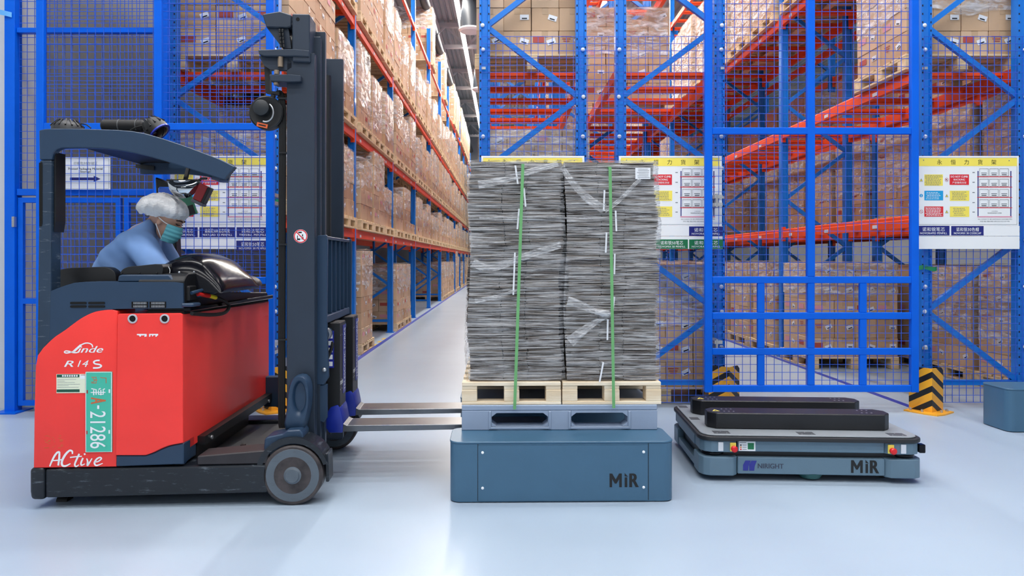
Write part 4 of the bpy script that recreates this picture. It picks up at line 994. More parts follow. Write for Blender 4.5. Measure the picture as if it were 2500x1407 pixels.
# curved mast foot with oval recess
ly = 0.10; cen = Vector((730, 985)); n = 40
op_ = sm([(690, 1051), (697, 1010), (702, 965), (707, 938), (716, 923), (730, 918), (744, 922), (752, 936), (755, 960), (752, 1000), (744, 1040), (742, 1051), (715, 1052), (690, 1051)], 6)
def ray(poly, ang):
    d = Vector((math.cos(ang), math.sin(ang))); best = 0
    for i in range(len(poly)-1):
        a, b2 = Vector(poly[i])-cen, Vector(poly[i+1])-cen; e = b2-a; den = d.x*e.y-d.y*e.x
        if abs(den) < 1e-9: continue
        t = (a.x*e.y-a.y*e.x)/den; u = (a.x*d.y-a.y*d.x)/den
        if t > 0 and -1e-6 <= u <= 1+1e-6: best = max(best, t)
    return cen+d*best
outp = [ray(op_, 2*math.pi*i/n) for i in range(n)]; inp = [Vector((730+16*math.cos(2*math.pi*i/n), 972+40*math.sin(2*math.pi*i/n))) for i in range(n)]
def R_(pts, ly, dy): return [TL(p.x, p.y, ly)+Vector((0, dy, 0)) for p in pts]
mid = [o.lerp(i_, 0.75) for o, i_ in zip(outp, inp)]; inn = [Vector((730+(p.x-730)*0.82, 972+(p.y-972)*0.86)) for p in inp]
m = MB(); m.loft([R_(outp, ly, 0.09), R_(outp, ly, 0.012), R_([o.lerp(i_, 0.2) for o, i_ in zip(outp, inp)], ly, 0.0), R_(mid, ly, 0.0), R_(inp, ly, 0.010), R_(inn, ly, 0.032)], cap=False)
fcs = m._new(R_(inn, ly, 0.032), [tuple(range(n))]); part(m, 'mast_foot', ANTH, smooth=True, angle=60)
# ---- mast
m_l, m_r = TL(700, 600, 0.20).x, TL(768, 600, 0.20).x; zt = TL(700, 150, 0.20).z; ztop = TL(730, 33, 0.18).z
def rail_pair(name, x0, x1, ya, z0, z1, w, m=MAST):
    for y in (ya, 1.30-ya-w):
        b = MB(); b.box((x0, y, z0), (x1, y+0.022, z1), bev=0.003); b.box((x0, y+w-0.022, z0), (x1, y+w, z1), bev=0.003); b.box((x0, y+0.022, z0), (x0+0.03, y+w-0.022, z1)); b.box((x1-0.02, y+0.022, z0), (x1, y+w-0.022, z1))
        bmesh.ops.remove_doubles(b.bm, verts=b.bm.verts[:], dist=1e-6)
        part(b, name, m)
rail_pair('outer_mast', m_l, m_r, 0.20, 0.10, zt+0.05, 0.075)
rail_pair('middle_mast', m_l+0.025, m_r+0.016, 0.285, 0.12, ztop-0.10, 0.05)
rail_pair('inner_mast', m_l+0.05, m_r+0.03, 0.345, 0.14, ztop-0.05, 0.04)
part(MB().xz(tp([(713, 33), (756, 34), (757, 152), (713, 150)], 0.18), 0.18, 0.34, bev=0.006), 'mast_head', MAST)
c = TL(727, 47, 0.18); part(MB().cyl((c.x, 0.1785, c.z), (0, 1, 0), 0.011, 0.003, 14), 'mast_hole', mat('vent_dark', (5, 5, 6), 0.9))
for z in (0.35, 1.3, ztop-0.14): part(MB().box((m_l+0.02, 0.40, z), (m_l+0.06, 0.90, z+0.10), bev=0.004), 'cross_member', MAST)
part(MB().cyl((m_l+0.10, 0.50, 0.2), (0, 0, 1), 0.035, ztop-0.4, 16), 'lift_cylinder', BLK); part(MB().cyl((m_l+0.10, 0.80, 0.2), (0, 0, 1), 0.035, ztop-0.4, 16), 'lift_cylinder', BLK)
# head block, brackets, chain
hb = [TL(x, y, 0.20) for x, y in ((640, 34), (683, 27), (712, 36), (712, 64), (700, 68), (650, 66))]
part(MB().prism([v for v in hb], [v+Vector((0, 0.16, 0)) for v in hb], bev=0.006), 'head_block', MAST)
hb2 = [TL(x, y, 0.22) for x, y in ((650, 66), (704, 67), (711, 118), (690, 118))]
part(MB().prism(hb2, [v+Vector((0, 0.12, 0)) for v in hb2]), 'head_gusset', MAST)
for k in range(5):
    for dx in (0, 7): part(MB().prism([TL(680+dx+k*0.8, 71+k*9.3, 0.19), TL(685+dx+k*0.8, 71+k*9.3, 0.19), TL(685+dx+k*0.8, 79+k*9.3, 0.19), TL(680+dx+k*0.8, 79+k*9.3, 0.19)], [TL(680+dx+k*0.8, 71+k*9.3, 0.215), TL(685+dx+k*0.8, 71+k*9.3, 0.215), TL(685+dx+k*0.8, 79+k*9.3, 0.215), TL(680+dx+k*0.8, 79+k*9.3, 0.215)], bev=0.002), 'chain_link', BLK)
br = [TL(x, y, 0.17) for x, y in ((630, 121), (720, 119), (755, 123), (755, 139), (722, 137), (645, 137), (632, 133))]
part(MB().prism(br, [v+Vector((0, 0.20, 0)) for v in br], bev=0.005), 'bracket', MAST)
br = [TL(x, y, 0.20) for x, y in ((631, 137), (700, 138), (712, 150), (712, 165), (702, 171), (660, 170), (645, 160))]
part(MB().prism(br, [v+Vector((0, 0.03, 0)) for v in br]), 'bracket_web', MAST)
part(MB().xz(tp([(645, 160), (659, 160), (659, 222), (682, 224), (682, 232), (648, 226)], 0.24), 0.24, 0.28), 'hose_frame', BLK)
br = [TL(x, y, 0.16) for x, y in ((657, 182), (706, 181), (734, 184), (734, 199), (706, 200), (660, 198))]
part(MB().prism(br, [v+Vector((0, 0.14, 0)) for v in br], bev=0.004), 'bracket', MAST)
for x, y0, y1 in ((685, 138, 164), (676, 172, 182), (675, 200, 208)): m = MB(); m.cyl(TL(x, y1, 0.19), (0, 0, 1), 0.016, TL(x, y0, 0.19).z-TL(x, y1, 0.19).z, 10); part(m, 'anchor_nut', mat('brass_nut', (170, 150, 130), 0.3, 0.8))
# hose reel
rc_ = TL(650, 275, 0.24); m = MB(); m.lathe(rc_, (0, -1, 0), ((-0.05, 0.09), (-0.05, 0.10), (0.0, 0.10), (0.006, 0.092), (0.0, 0.06), (0.0, 0.001)), 36); reel = part(m, 'hose_reel', BLK)
hc = TL(639, 264, 0.22); m = MB(); m.lathe(hc, (0, -1, 0), ((-0.02, 0.048), (0.02, 0.046), (0.026, 0.036), (0.028, 0.001)), 24); part(m, 'reel_hub', mat('reel_hub', (36, 40, 44), 0.5), reel)
m = MB(); m.tube([rc_+Vector((0.045*math.cos(t)+0.005, -0.03, 0.055*math.sin(t)-0.005)) for t in [math.radians(60-13*i) for i in range(14)]], 0.0045, 6); part(m, 'reel_wire', STEEL, reel)
m = MB(); m.prism([TL(628, 298, 0.215), TL(654, 304, 0.215), TL(652, 314, 0.215), TL(626, 308, 0.215)], [v+Vector((0, 0.003, 0)) for v in (TL(628, 298, 0.215), TL(654, 304, 0.215), TL(652, 314, 0.215), TL(626, 308, 0.215))]); sl = part(m, 'direction_sticker', mat('sticker_orange', (226, 100, 50), 0.4), reel)
m = MB(); m.bar(TL(631, 304, 0.2148), TL(649, 308, 0.2148), 0.001, 0.008); part(m, 'sticker_arrow', BLACKP, reel)
m = MB(); m.bar(TL(668, 232, 0.26), TL(660, 262, 0.26), 0.03, 0.02); part(m, 'reel_arm', BLK, reel)
# hoses down the mast
for k, x in enumerate((683, 687, 691, 695)):
    m = MB(); m.tube(curve_pts([TL(676+k*2, 222, 0.26), TL(x, 260, 0.26), TL(x, 500, 0.26), TL(x-1, 800, 0.26), TL(x-1, 1010, 0.26), TL(x+1, 1045, 0.26)], 5), 0.0075, 8); part(m, 'hose', RUB)
for y in (240, 373, 597, 830): m = MB(); P0, P1 = TL(680, y+2, 0.245), TL(700, y-2, 0.245); m.box((P0.x, 0.245, P0.z), (P1.x, 0.275, P1.z)); part(m, 'hose_clip', BLK)
# prohibition sticker
c = TL(734, 577, 0.1995); r = 17*4.0/CF; m = MB(); n = 32
def dsc(r0, r1, y, mi):
    ro = [Vector((c.x+r1*math.cos(2*math.pi*i/n), y, c.z+r1*math.sin(2*math.pi*i/n))) for i in range(n)]
    if r0: ri = [Vector((c.x+r0*math.cos(2*math.pi*i/n), y, c.z+r0*math.sin(2*math.pi*i/n))) for i in range(n)]; m._new(ro+ri, [(i, (i+1) % n, n+(i+1) % n, n+i) for i in range(n)], mi)
    else: m._new(ro, [tuple(range(n))], mi)
dsc(0, r, 0.1988, 0); dsc(r*0.82, r*0.97, 0.1984, 1)
stroke(m, [(-r*0.6, r*0.6), (r*0.6, -r*0.6)], r*0.15, Vector((c.x, 0.1982, c.z)), X, Z, 1)
for dx, dz, w, h in ((-0.08, 0.55, 0.5, 0.22), (0.28, 0.12, 0.16, 0.30), (-0.45, -0.25, 0.12, 0.7), (-0.25, -0.45, 0.4, 0.25), (0.20, -0.3, 0.1, 0.4), (0.36, -0.3, 0.1, 0.4)): rect(m, Vector((c.x+dx*r, 0.1984, c.z+dz*r)), X, Z, w*r, h*r, 2)
part(m, 'warning_sticker', [WHITEP, REDP, BLACKP])
# ---- load backrest, carriage and forks
bl = tp([(770, 584), (776, 575), (797, 573.5), (799, 590), (797, 780), (802, 922), (790, 941), (767, 938), (764, 900), (768, 795)], 0.28)
part(MB().xz(bl, 0.28, 0.315, bev=0.004), 'backrest_side', ANTH)
bx = TL(797, 600, 0.315).x
part(MB().xz([(x, z) for x, z in bl], 1.10, 1.13, bev=0.004), 'backrest_side', ANTH)
zt_, zb_ = TL(797, 576, 0.3).z, TL(797, 772, 0.3).z
for k in range(6): part(MB().box((bx-0.055, 0.36+k*0.135, zb_), (bx-0.005, 0.376+k*0.135, zt_-0.02), bev=0.003), 'backrest_rib', ANTH)
part(MB().box((bx-0.06, 0.316, zb_), (bx-0.052, 1.099, zt_-0.02)), 'backrest_sheet', MAST)
part(MB().box((bx-0.06, 0.316, zt_-0.02), (bx, 1.099, zt_), bev=0.004), 'backrest_rail', ANTH); part(MB().box((bx-0.06, 0.316, zb_-0.05), (bx, 1.099, zb_), bev=0.006), 'backrest_rail', ANTH)
m = MB(); m.cyl((bx-0.02, 0.32, zb_-0.115), (0, 1, 0), 0.034, 0.75, 18); part(m, 'shift_cylinder', ANTH); m = MB(); m.cyl((bx-0.02, 0.335, zb_-0.115), (0, 1, 0), 0.040, 0.05, 18); part(m, 'cylinder_collar', STEEL)
for z in (zb_-0.24, 0.42): part(MB().box((bx-0.09, 0.32, z), (bx-0.03, 1.09, z+0.10), bev=0.004), 'carriage_bar', BLK)
part(MB().box((bx-0.12, 0.40, 0.40), (bx-0.092, 1.0, 1.0)), 'carriage_plate', BLK)
part(MB().xz(tp([(780, 942), (799, 938), (799, 1020), (790, 1032), (781, 1028)], 0.29), 0.285, 0.31, bev=0.003), 'guide_finger', ANTH)
c = TL(792, 903, 0.28); part(MB().lathe((c.x, 0.279, c.z), (0, -1, 0), ((0, 0.013), (0.008, 0.012), (0.012, 0.006)), 12), 'bolt', STEEL)
c = TL(770, 800, 0.28); part(MB().xz(tp([(755, 783), (762, 765), (771, 768), (771, 820), (765, 815)], 0.26), 0.26, 0.30, bev=0.003), 'pivot_lug', ANTH)
m = MB(); m.tube(curve_pts([(bx-0.03, 0.42, zb_-0.30), (bx+0.01, 0.43, zb_-0.2), (bx, 0.46, zb_-0.13)], 5), 0.010, 8); part(m, 'carriage_hose', RUB)
ZF0, ZF1 = 0.300, 0.340
zs = (TL(820, 836, 0.45).z, TL(850, 818, 0.9).z)
for k, (y0, y1, nm) in enumerate(((0.44, 0.64, 'near'), (0.90, 1.11, 'far'))):
    fk = part(MB().xz([(bx+0.06, ZF0), (2.86, ZF0+0.012), (2.90, ZF1-0.006), (2.86, ZF1), (bx+0.10, ZF1), (bx+0.06, ZF1+0.02)], y0, y1, bev=0.003), 'fork', FORK)
    part(MB().box((bx-0.028, y0, 0.42), (bx+0.055, y1, 0.98), bev=0.006), 'fork_shank', BLK)
    part(MB().xz([(bx-0.01, ZF0-0.005), (bx+0.075, ZF0-0.005), (bx+0.078, ZF1+0.02), (bx+0.062, 0.44), (bx+0.045, 0.47), (bx+0.0, 0.455), (bx-0.025, 0.42), (bx-0.03, 0.33)], y0-0.008, y1+0.008, bev=0.008, seg=2), 'fork_heel', FBLUE, smooth=True)
    part(MB().box((bx+0.0555, y1-0.10, 0.52), (bx+0.0575, y1-0.012, 0.955)), 'blue_label', mat('label_blue', (34, 44, 150), 0.35))
    m = MB(); put_text(m, 'TELESCOPIC FORKS', (bx+0.0585, y1-0.055, 0.735), (0, 0, 1), (0, -1, 0), 0.40, 0.05, 0, bold=0.02); put_text(m, 'meijer', (bx+0.0565, y0+0.06, 0.60), (0, 1, 0), (0, 0, 1), 0.10, 0.045, 0, bold=0.02)
    for z in (0.45, 0.56, 0.90):
        for y in (y0+0.02, y0+0.07): rect(m, (bx+0.0565, y, z), (0, 1, 0), (0, 0, 1), 0.008, 0.008)
    part(m, 'shank_print', WHITEP)
m = MB(); P0, P1 = TL(803, 925, 0.32), TL(816, 860, 0.32)
lb = MB(); lb.box((bx-0.028, 0.432, 0.70), (bx+0.02, 0.4395, 0.93)); ld = part(lb, 'load_chart', mat('label_blue', (34, 44, 150), 0.35))
m = MB()
for k in range(5): rect(m, (bx-0.004, 0.4312, 0.725+k*0.043), X, Z, 0.034, 0.028)
part(m, 'chart_cells', WHITEP, ld)
# yellow floor stickers on the deck
part(MB().prism([TL(612, 1098, 0.3), TL(623, 1091, 0.3), TL(639, 1091, 0.3), TL(630, 1100, 0.3)], [v+Vector((0, 0, 0.002)) for v in (TL(612, 1098, 0.3), TL(623, 1091, 0.3), TL(639, 1091, 0.3), TL(630, 1100, 0.3))]), 'deck_sticker', YELP)
part(MB().box((1.02, 0.35, 0.201), (1.045, 0.38, 0.25)), 'deck_stop', BLK)
# ---- writing on the red panel
def crop(x, y): return TL(60+x*0.2985, 820+y*0.2985, -0.0012)
S1 = 0.2985*3.8/CF
_se = [0.0]
def st(m, pts, w, mi=0, sub=5):
    _se[0] = (_se[0]+1.2e-4) % 1.2e-3
    P = [crop(*p) for p in [(v.x, v.y) for v in curve_pts([(x, y, 0) for x, y in pts], sub)]]
    stroke(m, [(p.x, p.z) for p in P], ([x*S1 for x in w] if isinstance(w, list) else w*S1), Vector((0, -0.0012-_se[0], 0)), X, Z, mi)
m = MB()
st(m, [(556, 96), (552, 76), (528, 62), (495, 62), (455, 80), (425, 108), (400, 128), (370, 138), (340, 142), (326, 134), (338, 125), (365, 128), (395, 138), (425, 139), (440, 132)], 10)
st(m, [(462, 76), (430, 104), (404, 128)], 18)
put_text(m, 'inde', crop(538, 112), X, Z, 205*S1, 54*S1, 0, shear=0.35, bold=0.03)
part(m, 'maker_script', WHITEP)
m = MB(); put_text(m, 'R', crop(362, 230), X, Z, 74*S1, 50*S1, 0, shear=0.3, bold=0.035); put_text(m, '14', crop(478, 228), X, Z, 90*S1, 54*S1, 0, shear=0.3, bold=0.005)
st(m, [(614, 202), (585, 204), (566, 215), (578, 230), (612, 236), (628, 248), (606, 262), (560, 264)], 13); part(m, 'model_script', WHITEP)
m = MB()
st(m, [(206, 1070), (222, 1030), (245, 985), (268, 956), (288, 950)], [10, 14, 16, 16, 12]); st(m, [(286, 950), (284, 1000), (276, 1062)], [14, 17, 15]); st(m, [(222, 1022), (260, 1020), (306, 1014)], 10)
st(m, [(392, 968), (390, 946), (368, 940), (335, 972), (308, 1022), (308, 1058), (335, 1066), (376, 1046)], [10, 15, 16, 18, 18, 18, 15, 8])
st(m, [(448, 966), (430, 1005), (412, 1050), (420, 1070), (446, 1056)], [14, 15, 14, 13, 6]); st(m, [(372, 996), (420, 990), (470, 986)], 10)
st(m, [(478, 1000), (462, 1040), (466, 1060), (494, 1048)], [14, 14, 12, 6]); st(m, [(486, 972), (498, 966)], 14)
st(m, [(508, 1004), (516, 1030), (514, 1062), (530, 1040), (552, 1004)], [8, 14, 14, 12, 9])
st(m, [(566, 1034), (600, 1030), (628, 1008), (618, 996), (592, 1008), (572, 1040), (588, 1062), (640, 1044)], [8, 10, 12, 12, 14, 15, 13, 6])
part(m, 'active_script', WHITEP)
# registration plate, lettering turned on its side
TEAL = mat('plate_teal', (70, 190, 164), 0.35); a, b_ = crop(500, 953), crop(720, 293)
pl = part(MB().box((a.x, -0.006, a.z), (b_.x, -0.001, b_.z), bev=0.003), 'registration_plate', TEAL)
m = MB()
for x0, y0, x1, y1 in ((503, 296, 717, 301), (503, 946, 717, 951), (503, 296, 508, 951), (712, 296, 717, 951)): p0, p1 = crop(x0, y1), crop(x1, y0); rect(m, ((p0.x+p1.x)/2, -0.0068, (p0.z+p1.z)/2), X, Z, p1.x-p0.x, p1.z-p0.z, 0)
D_ = Vector((0, 0, -1)); U_ = Vector((1, 0, 0))
def pt_(s, x, y, w, h, mi, bold=0.0): c = crop(x, y); put_text(m, s, (c.x, -0.0068, c.z), D_, U_, w*S1, h*S1, mi, bold=bold)
pt_('厂', 648, 362, 52, 50, 1); pt_('内', 576, 362, 52, 50, 1); pt_('津', 606, 456, 58, 118, 0, 0.01); pt_('A', 608, 530, 50, 120, 1, 0.02); pt_('-', 607, 583, 30, 16, 0)
pt_('21286', 604, 768, 304, 124, 0, 0.005)
for x, y in ((698, 452), (697, 785)): c = crop(x, y); rect(m, (c.x, -0.0068, c.z), X, Z, 12*S1, 30*S1, 0)
for x, y in ((517, 458), (514, 790)): c = crop(x, y); rect(m, (c.x, -0.0068, c.z), X, Z, 10*S1, 28*S1, 2)
part(m, 'plate_lettering', [WHITEP, mat('plate_orange', (206, 104, 60), 0.4), mat('plate_slot_red', (170, 40, 40), 0.5)], pl)
a, b_ = crop(262, 470), crop(498, 313); nt_ = part(MB().box((a.x, -0.003, a.z), (b_.x, -0.001, b_.z)), 'inspection_notice', mat('paper_cream', (232, 236, 210), 0.6))
m = MB()
for x0, y0, x1, y1, mi in ((266, 316, 450, 341, 0), (264, 438, 452, 462, 0), (455, 318, 496, 352, 2), (462, 318, 496, 326, 3)): p0, p1 = crop(x0, y1), crop(x1, y0); rect(m, ((p0.x+p1.x)/2, -0.0036, (p0.z+p1.z)/2), X, Z, p1.x-p0.x, p1.z-p0.z, mi)
for i in range(7): p0 = crop(316+i*19, 328); rect(m, (p0.x, -0.0042, p0.z), X, Z, 13*S1, 14*S1, 2)
for i in range(6): p0 = crop(270, 358+i*13); L = (150, 60, 140, 180, 90, 170)[i]*S1; rect(m, (p0.x+L/2, -0.0036, p0.z), X, Z, L, 2.4*S1, 1)
part(m, 'notice_print', [mat('notice_green', (18, 84, 64), 0.5), GREYP, WHITEP, REDP], nt_)
m = MB(); rnd = random.Random(2)
for i in range(26): p0 = crop(rnd.choice((180, 190, 295, 300, 240))+rnd.uniform(-12, 12), rnd.uniform(815, 925)); rect(m, (p0.x, -0.0012, p0.z), X, Z, rnd.uniform(8, 26)*S1, rnd.uniform(2, 5)*S1)
part(m, 'sticker_residue', mat('residue_ochre', (214, 120, 56), 0.6))
# ================================================================ driver
PT = thing('person', 'person in light blue shirt, white hair cover and face mask, seated in the truck', 'person', TO+Vector((0, 0, 0)), TH)
SKIN = mat('skin', (206, 158, 134), 0.5, vary=0.06, scale=20)
SHIRT = mat('shirt_blue', (126, 164, 220), 0.75, vary=0.08, scale=6, bump=0.12, bscale=9)
NETM = bpy.data.materials.new('hair_net'); NETM.use_nodes = True
_n = NETM.node_tree; _b = _n.nodes['Principled BSDF']; _b.inputs['Base Color'].default_value = (0.86, 0.86, 0.87, 1); _b.inputs['Roughness'].default_value = 0.6; _b.inputs['Alpha'].default_value = 0.9
_nn = _n.nodes.new('ShaderNodeTexNoise'); _nn.inputs['Scale'].default_value = 9; _nn.inputs['Detail'].default_value = 2; _nn.inputs['Distortion'].default_value = 2.2
_bp = _n.nodes.new('ShaderNodeBump'); _bp.inputs['Strength'].default_value = 0.45; _bp.inputs['Distance'].default_value = 0.015; _n.links.new(_nn.outputs['Fac'], _bp.inputs['Height']); _n.links.new(_bp.outputs[0], _b.inputs['Normal'])
LYH = 0.50
def tc(px, py, ly=LYH): return TL(px, py, ly)
def ring3(c, rx, ry, rz_tilt=0.0, n=20, tilt=0.0):
    """horizontal-ish ellipse round c; tilt leans the ring in the x-z plane"""
    out = []
    for k in range(n):
        a = 2*math.pi*k/n; v = Vector((rx*math.cos(a), ry*math.sin(a), 0)); v = Matrix.Rotation(tilt, 3, 'Y') @ v; out.append(c+v)
    return out
SP = [((292, 775), 0.19, 0.15, 0), ((292, 720), 0.185, 0.145, 0.05), ((300, 680), 0.19, 0.15, 0.12), ((308, 640), 0.185, 0.165, 0.22), ((318, 600), 0.165, 0.185, 0.38), ((334, 570), 0.125, 0.165, 0.55), ((352, 552), 0.075, 0.10, 0.7), ((368, 540), 0.058, 0.060, 0.7), ((382, 525), 0.056, 0.056, 0.6)]
def torso(mb, grow=0.0, last=9):
    mb.loft([ring3(tc(*c), rx+grow, ry+grow, 0, 20, -t) for c, rx, ry, t in SP[:last]])
NSH, NEL, NWR = tc(346, 600, 0.37), tc(392, 676, 0.27), tc(452, 664, 0.44)
FSH, FEL, FWR = tc(372, 588, 0.68), tc(430, 668, 0.74), tc(470, 660, 0.66)
def arm(mb, s, e, w, g=0.0, to=1.0):
    mb.tube(curve_pts([s+Vector((-0.09, 0.10 if s.y < 0.5 else -0.10, 0.02)), s, s.lerp(e, 0.5), e, e.lerp(w, 0.5*to), e.lerp(w, to)], 4), [0.05+g, 0.07+g, 0.083+g, 0.085+g]+[0.078+g]*3+[0.068+g]*4+[0.058+g]*4+[0.052+g]*4+[0.045+g]*3+[0.036+g], 14)
def hand(mb, w, d, up):
    d = Vector(d).normalized(); up = Vector(up).normalized(); sd = d.cross(up).normalized()
    mb.ell(w+d*0.045, (0.045, 0.04, 0.018), 12, 8, M=Matrix((d, sd, up)).transposed().to_4x4())
    for i, L in enumerate((0.062, 0.072, 0.068, 0.054)):
        b0 = w+d*0.082+sd*(0.028-0.019*i); p1 = b0+d*L*0.45-up*0.008; p2 = p1+d*L*0.25-up*0.026; mb.tube([b0-d*0.02, b0, p1, p2], [0.0095, 0.0095, 0.009, 0.0075], 8)
    t0 = w+d*0.03+sd*0.034; mb.tube([t0, t0+d*0.025+sd*0.02-up*0.006, t0+d*0.05+sd*0.018-up*0.018], [0.012, 0.0105, 0.008], 8)
def remeshed(mb, name, m, vox, smooth_it, parent):
    me = mb.mesh('tmp_'+name, m, 180); o = bpy.data.objects.new(name, me); COL.objects.link(o)
    r = o.modifiers.new('r', 'REMESH'); r.mode = 'VOXEL'; r.voxel_size = vox; s = o.modifiers.new('s', 'SMOOTH'); s.iterations = smooth_it; s.factor = 0.5
    dg = bpy.context.evaluated_depsgraph_get(); me2 = bpy.data.meshes.new_from_object(o.evaluated_get(dg)); bpy.data.objects.remove(o)
    for p in me2.polygons: p.use_smooth = True
    if not me2.materials: me2.materials.append(m)
    me2.name = name
    return link(name, me2, parent)
HC = tc(404, 538, 0.485); HT_ = math.radians(24)                     # head centre, bowed forward
HM = Matrix.Rotation(HT_, 4, 'Y') @ Matrix.Rotation(math.radians(4), 4, 'Z')
def hp(x, y, z): return HC+(HM @ Vector((x, y, z)))
body = MB(); torso(body)
arm(body, NSH, NEL, NWR, -0.022); arm(body, FSH, FEL, FWR, -0.022); hand(body, NWR, (0.75, 0.5, -0.1), (0, 0, 1)); hand(body, FWR, (0.8, -0.3, -0.1), (0, 0, 1))
body.ell(HC+(HM @ Vector((-0.008, 0, 0.035))), (0.098, 0.077, 0.092), 20, 14, M=HM)             # skull
body.ell(hp(0.028, 0, -0.035), (0.062, 0.058, 0.085), 18, 12, M=HM)                              # face
body.ell(hp(0.055, 0, -0.100), (0.030, 0.036, 0.026), 12, 8, M=HM)                               # chin
body.tube([hp(0.086, 0, 0.012), hp(0.104, 0, -0.022), hp(0.098, 0, -0.034)], [0.010, 0.016, 0.012], 8)   # nose
body.tube([hp(0.078, -0.048, 0.024), hp(0.090, -0.02, 0.030), hp(0.090, 0.02, 0.030), hp(0.078, 0.048, 0.024)], [0.010, 0.013, 0.013, 0.010], 8)   # brow
for s in (-1, 1): body.ell(hp(-0.005, s*0.078, -0.012), (0.018, 0.010, 0.030), 10, 8, M=HM)      # ears
for y, zz in ((0.42, 0.0), (0.62, 0.0)):                                                           # legs reach across the cab
    hip = Vector((tc(300, 770).x+0.02, y, 1.00)); kn_ = Vector((hip.x+0.10, y+0.34, 1.02)); an = Vector((kn_.x+0.02, y+0.40, 0.60))
    hip.z = 0.995; body.tube(curve_pts([hip, hip.lerp(kn_, 0.5), kn_, kn_.lerp(an, 0.5), an], 4), [0.085]*5+[0.07]*4+[0.06]*4+[0.05]*3+[0.045], 12)
    body.ell(an+Vector((0.06, 0.02, -0.04)), (0.12, 0.045, 0.04), 12, 8)
remeshed(body, 'body', SKIN, 0.008, 3, PT)
cl = MB(); torso(cl, 0.016, 7); arm(cl, NSH, NEL, NWR, 0.018, 0.75); arm(cl, FSH, FEL, FWR, 0.018, 0.75)
so = remeshed(cl, 'shirt', SHIRT, 0.014, 30, PT)
for v in so.data.vertices:                                             # folds running from shoulder to waist
    f = noise.noise(Vector((v.co.x*9+v.co.z*4, v.co.y*9, v.co.z*5)))*0.010+noise.noise(Vector((v.co.x*20+v.co.z*16, v.co.y*14, v.co.z*6)))*0.005
    v.co += v.normal*f
tr_ = MB(); 
for y in (0.42, 0.62):
    hip = Vector((tc(300, 770).x+0.02, y, 0.995)); kn_ = Vector((hip.x+0.10, y+0.34, 1.02)); an = Vector((kn_.x+0.02, y+0.40, 0.60))
    tr_.tube(curve_pts([hip, hip.lerp(kn_, 0.5), kn_, kn_.lerp(an, 0.5), an], 4), [0.098]*5+[0.082]*4+[0.072]*4+[0.064]*3+[0.06], 14)
tr_.build('trousers', mat('trouser_blue', (70, 92, 140), 0.8), PT, smooth=True)
# hair cover: gathered cap, fuller at the back
cap = MB(); NU, NV = 120, 24
def capf(u, v):
    a = 2*math.pi*u; t = v*math.pi*0.60
    fold = 1+(0.03*math.sin(a*13+2*math.sin(a*3))+0.03*math.sin(a*23+1.5*math.sin(a*5)))*(0.25+0.75*v)*math.sin(t)+0.02*noise.noise(Vector((math.cos(a)*3, math.sin(a)*3, t*2)))
    gather = 1.0 if v < 0.86 else 1.0-0.9*(v-0.86)
    r = Vector((0.152*math.sin(t)*math.cos(a)*fold*gather, 0.122*math.sin(t)*math.sin(a)*fold*gather, 0.112*math.cos(t)+0.012*noise.noise(Vector((math.cos(a)*5, math.sin(a)*5, t*5)))))
    M2 = Matrix.Rotation(math.radians(10), 3, 'Y'); return tc(398, 517, 0.485)+(M2 @ r)
cap.grid(capf, NU, NV); bmesh.ops.remove_doubles(cap.bm, verts=cap.bm.verts[:], dist=1e-4); cap.build('hair_cover', NETM, PT, angle=80)
# face mask with pleats, ear loops
MASK = mat('mask_teal', (112, 196, 206), 0.7, bump=0.05); mk = MB()
def mf(u, v):
    a = (u-0.5)*2.35; z = 0.002-0.112*v; bul = 0.014*math.sin(math.pi*u)*math.sin(math.pi*v)
    rx, ry = 0.112-0.022*max(0, v-0.5), 0.080-0.012*v; pl_ = 0.003*math.sin(v*math.pi*8)*(1 if 0.2 < v < 0.8 else 0)
    return hp((rx+bul+pl_)*math.cos(a), (ry+pl_)*math.sin(a), z-0.006)
mk.grid(mf, 18, 24); mk.build('face_mask', MASK, PT, angle=60)
for v0 in (0.04, 0.92):
    e = mf(0.02, v0); l = MB(); l.tube(curve_pts([e, e.lerp(hp(-0.01, -0.094, 0.008 if v0 < 0.5 else -0.025), 0.5)+Vector((0, -0.004, 0)), hp(-0.012, -0.092, 0.012 if v0 < 0.5 else -0.03)], 5), 0.0028, 6); l.build('ear_loop', WHITEP, PT)
ey = MB(); ey.tube(curve_pts([hp(0.082, -0.048, 0.010), hp(0.092, -0.036, 0.006), hp(0.099, -0.020, 0.008)], 4), 0.0028, 6); ey.tube(curve_pts([hp(0.082, 0.048, 0.010), hp(0.092, 0.036, 0.006), hp(0.099, 0.020, 0.008)], 4), 0.0028, 6); ey.build('eyelashes', BLACKP, PT)
eb = MB()
for s in (-1, 1): eb.tube(curve_pts([hp(0.078, s*0.058, 0.030), hp(0.096, s*0.038, 0.036), hp(0.104, s*0.016, 0.032)], 4), [0.002]+[0.004]*7+[0.003], 6)
eb.build('eyebrows', mat('brow_black', (30, 24, 22), 0.8), PT)
